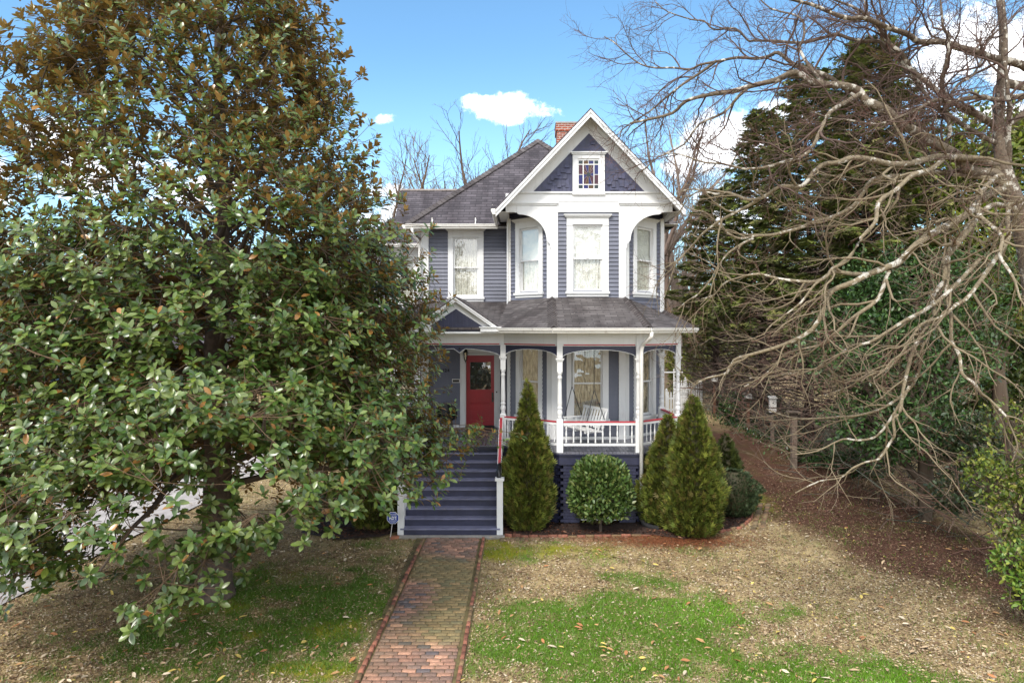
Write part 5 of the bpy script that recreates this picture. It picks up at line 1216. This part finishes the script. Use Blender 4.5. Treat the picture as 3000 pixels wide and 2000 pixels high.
# limbs traced as u,v,depth with start radius
LB_=[ # from the trunk / hub
 (.115,[(3060,250,10.8),(2960,185,10.6),(2848,155,10.4),(2762,123,10.2),(2660,105,10),(2532,63,9.6),(2446,34,9.4),(2320,0,9.2),(2200,-60,9)]),
 (.070,[(2700,262,10.3),(2641,172,10.2),(2584,86,10.1),(2500,30,10),(2380,-40,9.9)]),
 (.062,[(2760,285,10.2),(2700,225,10.2),(2595,149,10.3),(2532,126,10.4),(2446,109,10.6),(2331,123,10.8),(2240,123,11),(2188,115,11.1),(2102,75,11.3),(2021,52,11.5),(1918,6,11.8)]),
 (.060,[(2600,330,10.2),(2480,260,10.4),(2377,212,10.6),(2274,166,10.8),(2217,164,11),(2102,178,11.2),(2021,195,11.4),(1930,201,11.7),(1843,166,12),(1769,103,12.2)]),
 (.150,[(2940,540,10.5),(2880,500,10.4),(2791,459,10.2),(2687,379,10),(2595,321,9.8),(2504,270,9.8),(2417,247,9.8),(2330,225,9.9),(2217,250,10.1),(2073,285,10.4),(1958,331,10.7),(1850,360,11)]),
 (.085,[(2900,470,10.4),(2756,453,9.9),(2618,488,9.5),(2504,471,9.3),(2417,481,9.2),(2331,540,9.2),(2245,574,9.3),(2136,582,9.5),(2073,562,9.7),(1990,548,10)]),
 (.075,[(2880,510,10.4),(2750,505,10.6),(2561,528,10.7),(2492,620,10.8),(2389,660,10.8),(2274,683,10.8),(2205,700,10.8),(2130,672,10.9),(2067,626,11),(1998,603,11.2)]),
 (.100,[(2940,560,10.5),(2848,608,9.8),(2756,672,9.2),(2641,758,8.8),(2550,804,8.7),(2446,861,8.7),(2373,955,8.8),(2201,1041,9.2),(2115,1093,9.6),(2034,1121,10)]),
 (.055,[(2760,470,9.9),(2680,520,9.4),(2578,597,9.0),(2527,706,8.7),(2446,786,8.6),(2389,844,8.6),(2300,920,8.8),(2225,985,9.0)]),
 (.070,[(2930,520,10.4),(2877,574,9.6),(2894,660,9),(2934,746,8.5),(2974,821,8.2),(3010,920,8)]),
 (.060,[(2900,600,10),(2800,700,9.4),(2769,800,9.1),(2781,915,8.9),(2804,1047,8.8),(2838,1121,8.7),(2918,1179,8.6),(2953,1236,8.6),(2964,1345,8.7)]),
 (.055,[(2860,640,9.7),(2780,740,9.2),(2746,817,9.0),(2729,915,8.9),(2689,1030,8.8),(2660,1144,8.7),(2620,1225,8.7),(2603,1305,8.8),(2534,1362,8.9),(2459,1385,9.1),(2344,1434,9.4)]),
 (.045,[(2870,760,9.2),(2735,898,8.9),(2603,972,8.9),(2488,1018,9.1),(2344,1087,9.4),(2201,1110,9.8)]),
 (.034,[(2700,1000,8.85),(2683,1133,9.2),(2517,1213,9.4),(2402,1236,9.6),(2321,1225,9.9),(2247,1190,10.2)]),
 (.030,[(2665,1130,8.7),(2574,1271,9.0),(2459,1293,9.2),(2333,1334,9.5)]),
 (.075,[(2800,290,10.2),(2768,230,10.1),(2773,115,10),(2756,46,10),(2750,-60,10)]),
 (.085,[(2945,440,10.5),(2963,321,10.3),(2951,230,10.2),(2940,86,10.2),(2951,-40,10.2)]),
 (.060,[(2770,330,10.2),(2710,270,10.4),(2640,190,10.7),(2560,60,11),(2520,-60,11.2)]),
 (.075,[(3030,300,10.6),(2930,284,10.3),(2848,287,10),(2733,300,9.7),(2640,345,9.5),(2500,360,9.4),(2380,330,9.4)]),
 (.060,[(2791,459,10.2),(2775,380,10.2),(2770,300,10.2),(2850,220,10.3),(2905,120,10.5),(2990,20,10.8)]),
 (.045,[(2417,247,9.8),(2360,150,10.2),(2330,60,10.5),(2200,-20,10.8)]),
 (.050,[(2520,275,9.8),(2440,330,9.3),(2380,430,9.0),(2300,480,9.0),(2180,500,9.1),(2060,470,9.4),(1950,440,9.7)]),
 (.040,[(2200,250,10.1),(2100,330,10.3),(1990,420,10.6),(1880,500,11)]),
 (.040,[(2100,178,11.2),(2000,250,11.4),(1900,330,11.7),(1800,400,12)]),
 (.040,[(2240,574,9.3),(2120,640,9.6),(2030,720,10),(1950,780,10.4)]),
 (.035,[(2205,700,10.8),(2120,760,10.6),(2050,860,10.6),(1990,900,10.8)]),
 (.045,[(2550,804,8.7),(2440,800,8.9),(2330,830,9.1),(2220,810,9.4),(2120,830,9.8),(2060,880,10.2)]),
 (.045,[(2640,760,8.8),(2560,880,8.7),(2470,960,8.8),(2400,1010,9.0),(2300,1040,9.3),(2180,1150,9.8)]),
 (.060,[(2958,600,10.3),(2950,700,9.6),(2870,840,9.0),(2800,900,8.8),(2700,960,8.8),(2600,1080,9.0),(2480,1130,9.3),(2400,1180,9.6)]),
]
for r0,pts in LB_:
    W_=[np.array(px2w(*p)) for p in pts]; tp_=thick[0][0]; j_=np.argmin(np.linalg.norm(tp_-W_[0]-np.array([.1,0,-.35]),axis=1)); W_=([tp_[j_]] if np.linalg.norm(tp_[j_]-W_[0])<1.3 else [])+W_; P=smoothline(smoothline(W_,2,.030,rs),3); K=len(P); vm=np.mean([p[1] for p in pts]); lo_=min(1,max(0,(vm-250)/350)); thick.append((P,taper(r0*.64,max(.008,r0*.11),K),tuple(np.array([.085,.058,.042])*(1-lo_)+np.array([.27,.22,.135])*lo_)))
l1=[];l2=[];l3=[]
for i,b in enumerate(thick[1:]): l1+=spawn(b,rs,.23 if b[2][0]<.18 else .30,lambda t:(1.55-.9*t),8,.75,.62,.10,.017,TWo if b[2][0]>.18 else TW,t0=.12,rmin=.005)
for b in l1: l2+=spawn(b,rs,.10 if b[2][0]<.16 else .17,lambda t:(.62-.3*t),6,.75,.55,.15,.010,b[2],t0=.15,rmin=.0030)
for b in l2: l3+=spawn(b,rs,.07,lambda t:.22,4,.8,.7,.1,.010,TW if rs.rand()<.7 else (.15,.075,.06),t0=.15,rmin=.0021)
if len(l3)>42000: l3=[l3[i] for i in rs.choice(len(l3),42000,replace=False)]
print('bare tree',len(l1),len(l2),len(l3))
V,F,Cc=tubes_np([(b[0],b[1],b[2]) for b in thick],10); np_mesh('trunk',move(V,BO),F,'lichen',Cc,bt,smooth=True)
V,F,Cc=tubes_np(l1,5); np_mesh('branches',move(V,BO),F,'barkattr',Cc,bt,smooth=True)
V,F,Cc=tubes_np(l2,4); V2,F2,C2=tubes_np(l3,3); F2=F2+len(V); np_mesh('twigs',move(np.vstack([V,V2]),BO),np.vstack([F,F2]),'barkattr',np.vstack([Cc,C2]),bt)
# ================================================================== other bare trees
def bare_tree(label,x,y,h,seed,col=(.12,.085,.065),spread=.8,group='bare trees beyond the house',thin=1.0):
    rs=np.random.RandomState(seed); z=gz(x,y); t_=thing('bare_tree',label,'tree',(x,y,z),0,group); o=np.array([0,0,-.3])
    tr=(curve_pts(o,(0,0,1),h*.55,8,rs,.05,.1),taper(.021*h*thin,.012*h*thin,8),col); A=[tr]; top=tr[0][-1]; B=[]
    for k in range(9):
        a=k*2.4+rs.rand(); s0=tr[0][rs.randint(3,8)]; B.append((curve_pts(s0,(math.cos(a)*spread,math.sin(a)*spread,1),h*rs.uniform(.40,.52),9,rs,.16,.10),taper(.010*h*thin,.0022*h,9),col))
    B.append((curve_pts(top,(0.05,0,1),h*.45,9,rs,.12,.1),taper(.010*h*thin,.0018*h,9),col))
    Cb=[];D=[];E=[]
    for b in B: Cb+=spawn(b,rs,h*.024,lambda t:h*(.19-.08*t),7,.55,.25,.22,.012,col,t0=.1,rmin=.016)
    for b in Cb: D+=spawn(b,rs,h*.022,lambda t:h*.055,5,.6,.35,.2,.01,col,t0=.2,rmin=.011)
    for b in D: E+=spawn(b,rs,h*.016,lambda t:h*.018,3,.7,.3,.2,.01,col,t0=.3,rmin=.005)
    V,F,Cc=tubes_np(A,8); np_mesh('trunk',V,F,'barkattr',Cc,t_,smooth=True); V,F,Cc=tubes_np(B+Cb,5); V2,F2,C2=tubes_np(D+E,3); np_mesh('crown',np.vstack([V,V2]),np.vstack([F,F2+len(V)]),'barkattr',np.vstack([Cc,C2]),t_); return t_
bare_tree('tallest bare tree rising behind the main hipped roof',-2.5,38,17.0,1)
bare_tree('bare tree left of the tallest one behind the roof, over the side wing ridge',-5.0,40,14.8,2,(.17,.12,.085))
bare_tree('leftmost bare tree over the side wing roof beside the magnolia',-7.6,39,14.8,3)
bare_tree('slim bare tree just left of the chimney line behind the side wing',-6.2,46,15.5,8,(.17,.13,.10))
bare_tree('bare tree right of the gable behind the overhanging twigs',7.2,37,16.0,4,(.18,.13,.105))
bare_tree('pale-trunked bare tree between the gable and the conifers',9.2,41,16.5,5,(.24,.19,.155))
bare_tree('bare tree low behind the right roof slope',5.4,48,15.5,6,(.18,.125,.10))
# ================================================================== CONIFERS
def conifer_mesh(seed):
    rs=np.random.RandomState(seed); h=14.0; wood=[(curve_pts((0,0,-.3),(0,0,1),h,12,rs,.01),taper(.21,.02,12),(.060,.040,.032))]; P=[];D=[];C_=[]; dead=[]
    for k in range(300):
        z=1.2+(h-1.6)*(k/300)**.92; a=k*2.399963+rs.rand()*.3; t=(z/h); L=(3.5*(1-t)**.72+.25)*rs.uniform(.7,1.12)
        live=z>3.6+rs.rand()*1.8; b=curve_pts((0,0,z),(math.cos(a),math.sin(a),.28-.10*(1-t)),L if live else L*.8,8,rs,.12,-.06 if live else -.02)
        wood.append((b,taper(.035*(1-t)+.012,.007,8),(.075,.052,.042)))
        if not live:
            dead+=spawn((b,taper(.02,.008,8),0),rs,.22,lambda t:.7,5,.9,.3,0,.012,(.12,.09,.075),t0=.25,rmin=.007); continue
        n=int(62*L/3+22)
        for j in range(n):
            f=.18+.82*rs.rand()**.75; i=min(int(f*7),6); p=b[i]+(b[i+1]-b[i])*(f*7-i); dd=b[i+1]-b[i]; dd/=np.linalg.norm(dd); s=np.cross(dd,[0,0,1]); s/=max(np.linalg.norm(s),1e-6); sg=rs.choice([-1,1])
            P.append(p+rs.normal(size=3)*.05); D.append(dd*rs.uniform(.4,1)+s*sg*rs.uniform(.2,1.0)+np.array([0,0,rs.uniform(-.45,.15)]))
    P=np.array(P);D=np.array(D);N=len(P); pal=np.array([[.085,.115,.024],[.125,.155,.032],[.18,.21,.045],[.09,.105,.032],[.19,.18,.06]]); c=pal[rs.randint(0,5,N)]*rs.uniform(.7,1.3,(N,1))
    ct=np.array([(-.05,0,0),(.05,0,0),(.06,.9,.0),(-.06,.9,.0),(.05,.15,0),(.30,.55,-.05),(.24,.62,-.05),(.02,.35,0),(-.05,.15,0),(-.30,.55,-.05),(-.24,.62,-.05),(-.02,.35,0),(.05,.5,0),(.24,.85,-.04),(.18,.9,-.04),(.01,.7,0),(-.05,.5,0),(-.24,.85,-.04),(-.18,.9,-.04),(-.01,.7,0)])
    cf=np.array([(0,1,2,3),(4,5,6,7),(9,8,11,10),(12,13,14,15),(17,16,19,18)])
    V,F,Cc=scatter(ct,cf,frames(D,np.tile([0,0,1.0],(N,1))+rs.normal(size=(N,3))*.35,rs.uniform(.20,.42,N)),P,c)
    return (V,F,Cc),tubes_np(wood,5),tubes_np(dead,3)
cf_,wd_,dd_=conifer_mesh(9)
def conifer(label,x,y,s,sx,rot,first=None):
    z=gz(x,y); t_=thing('conifer_tree',label,'tree',(x,y,z),rot,'dark conifers in a row along the right boundary'); t_.scale=(sx,sx,s)
    if first is None:
        a=np_mesh('crown',cf_[0],cf_[1],'needle',cf_[2],t_); b=np_mesh('trunk',np.vstack([wd_[0],dd_[0]]),np.vstack([wd_[1],dd_[1]+len(wd_[0])]),'barkattr',np.vstack([wd_[2],dd_[2]]),t_); return t_
    for ch in first.children: c=ch.copy(); C.objects.link(c); c.parent=t_
    return t_
c0=conifer('nearest and tallest dark conifer, right of centre behind the lichen limbs',10.9,21.5,1.0,1.05,0)
conifer('dark conifer second nearest in the boundary row',10.5,25.2,1.03,.98,1.3,c0); conifer('dark conifer third in the boundary row, pointed top left of the taller ones',10.1,29.0,1.0,.95,2.6,c0)
conifer('farthest conifer of the boundary row, nearest to the house wall in view',9.7,34.5,.83,1.0,4.0,c0); conifer('conifer standing behind the row, filling the gap under the cloud',13.8,27.5,.88,1.1,5.1,c0)
# ================================================================== leafy trees, shrubs on the right and behind
def leafy(name,label,cat,base,blobs,N,size,pal,seed,stems=1,mat='leaf',h0=None,group=None,stemr=.12,upw=.3):
    rs=np.random.RandomState(seed); x,y=base; z=gz(x,y); t_=thing(name,label,cat,(x,y,z),0,group); P,u=blobs_pts(blobs,N,rs); leaves(len(P),P,u,rs,size,pal,mat,'crown',t_,(x,y,z),upw,spread=.9)
    br=[]
    for s in range(stems):
        o=np.array([x+rs.normal()*.12*(stems>1),y+rs.normal()*.12*(stems>1),z-.2])
        for b in blobs[s::stems] if stems>1 else blobs:
            c=np.array(b[:3]); mid=(o+c)/2+rs.normal(size=3)*.15; mid[2]+=.1; br.append((smoothline([o,o+[0,0,.4*(c[2]-z)],mid+[0,0,.15*(c[2]-z)],c],4),taper(stemr,.02,13),(.10,.075,.055)))
            for q in range(10): e_=c+nrm(rs.normal(size=3))*np.array(b[3:6])*.8; br.append((smoothline([c-(c-o)*.12,(c+e_)/2+rs.normal(size=3)*.1,e_],2),taper(.02,.006,5),(.10,.075,.055)))
    V,F,Cc=tubes_np(br,5); np_mesh('trunk' if stems==1 else 'stems',move(V,(x,y,z)),F,'barkattr',Cc,t_,smooth=True); return t_
def B(u,v,Y,ru,rv,rd=None): p=px2w(u,v,Y); k=Y/2000; return (p.x,p.y,p.z,ru*k,(rd or ru*k),rv*k)
HOL=[[.028,.068,.012],[.042,.095,.018],[.075,.140,.035],[.032,.060,.016]]
leafy('holly_tree','dark glossy holly with a pale trunk under the lichen limbs at the right','tree',(9.98,17.0),[B(2712,1250,17,150,110),B(2560,1230,17.5,130,120),B(2600,1020,18,190,130),B(2460,1010,18.5,130,140),B(2760,1040,17.5,150,140),B(2680,830,18.5,170,120),B(2560,860,19,130,120),B(2870,880,18,130,150)],26000,(.09,.16),HOL,3,1,stemr=.16)
YG=[[.11,.15,.012],[.16,.20,.02],[.075,.12,.014],[.20,.22,.03]]
leafy('evergreen_tree','tall yellow-green leafy tree behind the lichen tree at the right edge','tree',(14.6,21),[B(2880,420,21,120,120),B(2760,520,21.5,150,110),B(2960,620,20.5,120,150),B(2640,560,22,120,90),B(2820,700,21,170,130),B(3080,520,20.5,130,160),B(2990,400,21,80,60),B(3020,800,20,150,150)],26000,(.14,.24),YG,4,1,stemr=.2)
leafy('evergreen_tree','shaded green trees low behind the yellow-green tree at the right edge','tree',(16.8,25.5),[B(2960,950,25,150,160),B(2840,1130,25,160,140),B(3000,1180,24,130,120),B(2700,1150,26,120,120),B(3060,1000,25,120,200)],15000,(.14,.26),[[.05,.085,.015],[.08,.12,.02],[.12,.15,.03]],14,1,stemr=.18)
leafy('yellow_shrub','bright yellow-green shrub on the ground at the right edge','shrub',(9.1,12.7),[B(2960,1330,12.8,100,110),B(2890,1400,12.7,80,90),B(2990,1500,12.5,90,120),B(3080,1350,12.6,120,180),B(2960,1230,13,80,60)],5200,(.06,.12),[[.13,.19,.025],[.21,.27,.035],[.30,.31,.05],[.075,.12,.02]],5,5,stemr=.02)
leafy('yellow_shrub','low yellow-green sprig nearest the camera at the right edge','shrub',(8.35,11.4),[B(2960,1640,11.4,55,50),B(3020,1700,11.2,60,70),B(2985,1740,11.2,40,30),B(3050,1620,11.5,60,60)],1500,(.06,.12),[[.10,.19,.025],[.17,.27,.035],[.27,.31,.05]],6,4,stemr=.012)
OL=[[.12,.13,.03],[.17,.17,.035],[.09,.10,.03],[.20,.18,.06]]
leafy('screen_tree','olive-green feathery tree behind the picket fence','tree',(11.0,44),[B(2040,1010,44,60,70),B(2100,1060,44,55,70),B(2010,1080,43,40,60),B(2150,990,45,50,60),B(2090,960,46,60,40),B(2200,1080,44,60,70)],11000,(.16,.30),OL,7,1,stemr=.15)
leafy('screen_tree','bright yellow-green young conifer glimpsed behind the rear porch post','tree',(8.9,41),[B(1975,1055,41,26,45),B(1990,1120,41,30,40)],2600,(.12,.22),[[.25,.27,.02],[.17,.20,.02]],8,1,stemr=.08)
leafy('understory_shrub','dark evergreen bushes at the foot of the conifer row behind the birdhouses','shrub',(11.0,26.5),[B(2150,1190,31,50,40),B(2230,1230,30,40,40),B(2330,1290,26.5,50,50),B(2400,1350,23.5,60,45),B(2520,1370,21.8,70,45),B(2230,1170,36,70,50)],9000,(.10,.18),HOL,9,4,stemr=.02)
leafy('understory_shrub','dark low boughs in the shade between holly and yellow shrub','shrub',(10.8,15.2),[B(2800,1440,15.2,80,50),B(2870,1300,15.5,80,90),B(2780,1330,16,60,70)],5000,(.07,.13),[[.03,.05,.02],[.05,.08,.025],[.08,.07,.03]],10,4,stemr=.02)
leafy('foundation_shrub','dark bare-legged shrub by the lattice left of the steps','shrub',(-3.25,16.35),[(-3.35,16.3,1.55,.45,.3,.35),(-3.9,16.2,.75,.45,.35,.35),(-4.5,16.3,.8,.5,.4,.5)],3600,(.05,.10),[[.05,.06,.015],[.07,.08,.02],[.10,.07,.03]],11,6,stemr=.018)
# ivy on the ground
rs=np.random.RandomState(40); x=np.concatenate([rs.normal(9.8,.5,1500),rs.normal(10.2,.5,1500),rs.normal(10.4,.5,1500)]); y=np.concatenate([rs.normal(31,2,1500),rs.normal(27,1.5,1500),rs.normal(23.5,1.2,1500)]); N=len(x)
P=np.stack([x,y,ground_z(x,y)+rs.rand(N)*.25],1); u=np.tile([0,0,1.0],(N,1)); o=leaves(N,P,u,rs,(.08,.14),HOL,'leaf','ground_ivy',None,(0,0,0)); tag(o,'dark ivy creeping under the conifer row','ivy',None,'stuff')
# dead brush along the boundary
rs=np.random.RandomState(41); br=[]
for k in range(1500):
    y=rs.uniform(14,44); x=10.6+rs.normal()*.9+max(0,(16-y))*.0; z=gz(x,y); a=rs.uniform(0,6.28); br.append((curve_pts((x,y,z+rs.rand()*1.2),(math.cos(a),math.sin(a),rs.uniform(-.1,1.1)),rs.uniform(.8,2.2),6,rs,.3,-.05),taper(.014,.005,6),(.13*rs.uniform(.6,1.4),.10,.075)))
V,F,Cc=tubes_np(br,3); tag(np_mesh('brush',V,F,'barkattr',Cc),'tangle of dead stems along the right boundary','brush',None,'stuff')
# far wooded hill, read as one mass
rs=np.random.RandomState(42); br=[]
for k in range(900):
    y=rs.uniform(58,98); x=rs.uniform(-1,1)*y*.95; z=gz(x,y); h=rs.uniform(5.5,9.5); cc=np.array([.19,.125,.085])*rs.uniform(.65,1.25); tp=curve_pts((x,y,z),(0,0,1),h,6,rs,.06); br.append((tp,taper(.11,.03,6),tuple(cc)))
    for q in range(26):
        f=rs.uniform(.1,1)*4.9; i=int(f); p=tp[i]+(tp[i+1]-tp[i])*(f-i); a=rs.rand()*6.28; br.append((curve_pts(p,(math.cos(a),math.sin(a),rs.uniform(.1,1.2)),rs.uniform(1.0,2.8),4,rs,.3,.1),taper(.035,.012,4),tuple(cc*rs.uniform(.8,1.3))))
V,F,Cc=tubes_np(br,3); tag(np_mesh('wooded_hill',V,F,'barkattr',Cc),'leafless brown woods covering the far hillside','woods',None,'stuff')
# ================================================================== fence, arbor, birdhouses
def picket_fence(label,a,b,h=1.35,group='white picket fence sections'):
    a=Vector(a);b=Vector(b);L=(b-a).length;ang=math.atan2((b-a).y,(b-a).x);z=gz(*a); t_=thing('picket_fence',label,'fence',(a.x,a.y,z),ang,group); m=MB()
    for zz in (.35,h-.35): m.box(0,L,.02,.06,zz,zz+.08)
    m.build('rail','white',t_); m=MB(); x=.04
    while x<L-.05:
        w=.075; m.prism([(x,0,.05),(x+w,0,.05),(x+w,0,h-.12),(x+w*.75,0,h-.09),(x+w,0,h-.05),(x+w/2,0,h+.02),(x,0,h-.05),(x+w*.25,0,h-.09),(x,0,h-.12)],(0,.02,0)); x+=.125
    m.build('pickets','white',t_)
    for xx in (0,L): m=MB(); m.box(xx-.05,xx+.05,.06,.16,-.2,h+.05); m.lathe([(.05,h+.05),(.06,h+.1),(.02,h+.16)],xx,.11,6); m.build('fence_post','white',t_)
    return t_
picket_fence('short white picket section left of the arbor, seen past the rear porch post',(7.0,33.5),(7.42,33.5),1.25); picket_fence('white picket gate section beside the arbor behind the right porch corner',(7.55,34.2),(8.1,34.2),1.75)
picket_fence('long white picket section behind the cone evergreens, running right from the arbor',(8.1,35.6),(9.35,35.9),1.45)
t_=thing('garden_arbor','narrow white lattice arbor post with crossbar beside the picket gate','arbor',(7.45,34.0,gz(7.45,34.0))); m=MB()
for xx in (0,.16): m.box(xx-.025,xx+.025,-.02,.03,-.1,2.35)
for k in range(11): m.box(-.025,.185,-.015,.02,.4+k*.18,.43+k*.18)
m.box(-.6,.45,-.03,.03,2.15,2.21); m.build('trellis','white',t_)
def bird_post(label,x,y,h,kind,mat,lean=0.0):
    z=gz(x,y); t_=thing('birdhouse',label,'birdhouse',(x,y,z),0,'birdhouses on posts along the boundary'); w=.055 if kind!='table' else .085; hp=h-.38 if kind!='table' else h-.16; m=MB()
    m.prism([(-w,-w,-.2),(w,-w,-.2),(w,w,-.2),(-w,w,-.2)],(lean,0,hp+.2)); m.build('post',mat,t_); lx=lean
    if kind=='gable':
        m=MB(); m.prism([(-.13+lx,-.12,hp+.03),(.13+lx,-.12,hp+.03),(.13+lx,-.12,hp+.22),(lx,-.12,hp+.33),(-.13+lx,-.12,hp+.22)],(0,.24,0)); bx_=m.build('box','post_wood',t_); bx_.data.materials[0]=M['gutter']
        m=MB(); m.tube([(lx,-.125,hp+.17),(lx,-.119,hp+.17)],.028,8); m.build('entrance_hole','black',bx_)
        m=MB(); m.prism([(-.20+lx,-.17,hp+.17),(lx,-.17,hp+.35),(lx,-.17,hp+.385),(-.20+lx,-.17,hp+.205)],(0,.34,0)); m.prism([(lx,-.17,hp+.35),(.20+lx,-.17,hp+.17),(.20+lx,-.17,hp+.205),(lx,-.17,hp+.385)],(0,.34,0)); m.box(-.22+lx,.22+lx,-.2,.2,hp,hp+.025); m.build('roof','post_wood',t_)
    elif kind=='box':
        m=MB(); m.box(-.12+lx,.12+lx,-.19,-.05,hp-.18,hp+.36); b_=m.build('box','gutter',t_); m=MB(); m.tube([(lx,-.195,hp+.18),(lx,-.188,hp+.18)],.025,8); m.build('entrance_hole','black',b_); m=MB(); m.prism([(-.15+lx,-.23,hp+.34),(-.15+lx,.0,hp+.40),(-.15+lx,.0,hp+.43),(-.15+lx,-.23,hp+.37)],(.30,0,0)); m.build('roof','gutter',t_)
    else:
        m=MB(); m.box(-.20+lx,.20+lx,-.18,.18,hp+.10,hp+.14); m.prism([(-.16+lx,-.02,hp+.10),(.16+lx,-.02,hp+.10),(.07+lx,-.02,hp-.08),(-.07+lx,-.02,hp-.08)],(0,.04,0)); m.build('platform','post_wood',t_)
    return t_
bird_post('farthest birdhouse, gabled box on a dark square post nearest the fence',9.36,33.6,2.12,'gable','wood_red'); bird_post('white birdhouse with a dark pitched roof on a thin reddish post, second from the fence',9.64,29.4,1.80,'gable','wood_red')
bird_post('plain white nest box fixed to a brown post, third from the fence',9.50,26.1,1.92,'box','post_wood',-.05); bird_post('nearest weathered grey post topped by a flat platform feeder',8.92,22.6,1.90,'table','post_wood')
# ================================================================== small things
# security sign
sx_,sy_=-3.06,15.5; sz_=gz(sx_,sy_); t_=thing('yard_sign','small blue octagonal security sign on a leaning stake left of the front steps','sign',(sx_,sy_,sz_)); m=MB(); m.beam((0,0,-.12),(.066,0,.40),.016,.010,up=(0,1,0)); m.build('stake','steel',t_)
cxs,czs=.078,.50
def octo(r,y0,y1,nm,mt):
    m=MB(); m.prism([(cxs+r*math.cos(R(22.5+45*k)),y0,czs+r*math.sin(R(22.5+45*k))) for k in range(8)][::1],(0,y1-y0,0)); return m.build(nm,mt,t_)
pl=octo(.145,-.012,.0,'sign_rim','signwhite'); octo(.134,-.016,-.0125,'sign_face','signblue'); m=MB(); q=.072
for (a,b,c,d) in ((-.082,.082,.055,.060),(-.082,.082,-.060,-.055),(-.082,-.077,-.055,.055),(.077,.082,-.055,.055)): m.box(cxs+a,cxs+b,-.019,-.0165,czs+c,czs+d)
m.build('sign_frame','signwhite',t_)
def st(txt,size,x,z,sxx=1.0,bold=0.0):
    me=text_mesh(txt,size,.0008,bold,sxx); me.materials.append(M['signwhite']); link('sign_text',me,t_,(x,-.0185,z))
st('ADT',.098,cxs,czs-.034,.80,.004); st('Protected by',.030,cxs,czs+.080,.9,.001); st('Security Services',.021,cxs,czs-.085,.9,.0005); st('call 24 hours',.018,cxs,czs-.108,.9,.0005)
# loose brick
m=MB(); m.box(-.10,.10,-.05,.05,0,.06); o=m.build('loose_brick','wood_red',None,(-2.96,15.55,.0),.6); tag(o,'loose reddish brick lying in the grass by the sign stake','brick'); o.data.materials[0]=paint('loose_brick_red',(.28,.11,.06),.9,.3,12)
# porch swing
t_=thing('porch_swing','white slatted bench swing hanging on chains behind the porch railing','swing',(1.52,17.55,FL),R(-62)); m=MB()
Ls=1.10
for k in range(6): m.box(-Ls/2,Ls/2,-.26+k*.085,-.19+k*.085,.42-.010*k,.445-.010*k)
for xx in (-.45,0,.45): m.box(xx-.02,xx+.02,-.26,.24,.36,.41)
m.build('seat','white',t_); m=MB()
for k in range(9): x=-Ls/2+.04+k*(Ls-.08)/8; m.beam((x,.23,.44),(x,.38,.92),.06,.015,up=(0,1,0))
m.beam((-Ls/2,.37,.92),(Ls/2,.37,.92),.03,.07); m.beam((-Ls/2,.25,.50),(Ls/2,.25,.50),.03,.05); m.build('backrest','white',t_)
for s in (-1,1):
    m=MB(); x=s*(Ls/2-.02); m.beam((x,-.28,.66),(x,.31,.66),.07,.025); m.beam((x,-.24,.40),(x,-.24,.65),.04,.04); m.beam((x,.10,.40),(x,.10,.65),.035,.035); m.build('armrest','white',t_)
    m=MB(); m.tube([(x,-.24,.66),(x*.98,-.02,1.45)],.010,4); m.tube([(x,.30,.66),(x*.98,-.02,1.45)],.010,4); m.tube([(x*.98,-.02,1.45),(x*.98,-.02,2.86)],.010,4); m.build('chain','black',t_)
# dark tub chair on the porch
t_=thing('porch_chair','dark rounded tub chair on the porch left of the red door, half hidden by leaves','chair',(-2.22,19.5,FL),R(15)); m=MB(); m.lathe([(.24,.38),(.26,.40),(.26,.45),(.22,.46)],0,0,14); m.build('seat','black',t_)
m=MB(); n=14
for i in range(n+1):
    a=math.pi*(-.05+1.1*i/n); x,y=.28*math.cos(a),.28*math.sin(a); h=.62+.20*math.sin(a)
    if i: m.add([(px_,py_,.36),(x,y,.36),(x*1.08,y*1.08,h),(px_*1.08,py_*1.08,ph),(px_*.9,py_*.9,.36),(x*.9,y*.9,.36),(x*.98,y*.98,h),(px_*.98,py_*.98,ph)],[(0,1,2,3),(5,4,7,6),(3,2,6,7)])
    px_,py_,ph=x,y,h
m.build('backrest','black',t_)
for a in (.8,2.3,3.9,5.4): m=MB(); m.tube([(.2*math.cos(a),.2*math.sin(a),.38),(.25*math.cos(a),.25*math.sin(a),0)],.016,6); m.build('leg','black',t_)
# neighbour's house glimpsed through the magnolia
nx,ny=-23,52; nz=gz(nx,ny); t_=thing('neighbour_house','tan brick house with a brown roof glimpsed through the magnolia on the left','house',(nx,ny,nz)); m=MB(); brickbox(m,-6,6,-4,4,0,3.4); m.build('wall',brickwall('tan_brick',(.42,.24,.16),(.34,.19,.12),(.4,.36,.3)),t_)
m=MB(); m.roof([(-6.5,-4.5,3.3),(6.5,-4.5,3.3),(4,0,6),(-4,0,6)],.1); m.roof([(6.5,4.5,3.3),(-6.5,4.5,3.3),(-4,0,6),(4,0,6)],.1); m.roof([(6.5,-4.5,3.3),(6.5,4.5,3.3),(4,0,6)],.1); m.roof([(-6.5,4.5,3.3),(-6.5,-4.5,3.3),(-4,0,6)],.1); m.build('roof','roof',t_)
for x in (-4,-1.2,1.6,4.4): m=MB(); m.box(x-.5,x+.5,-4.05,-3.98,1.0,2.5); f=m.build('window','white',t_); m=MB(); m.box(x-.42,x+.42,-4.07,-4.052,1.08,2.42); m.build('pane','black',f)
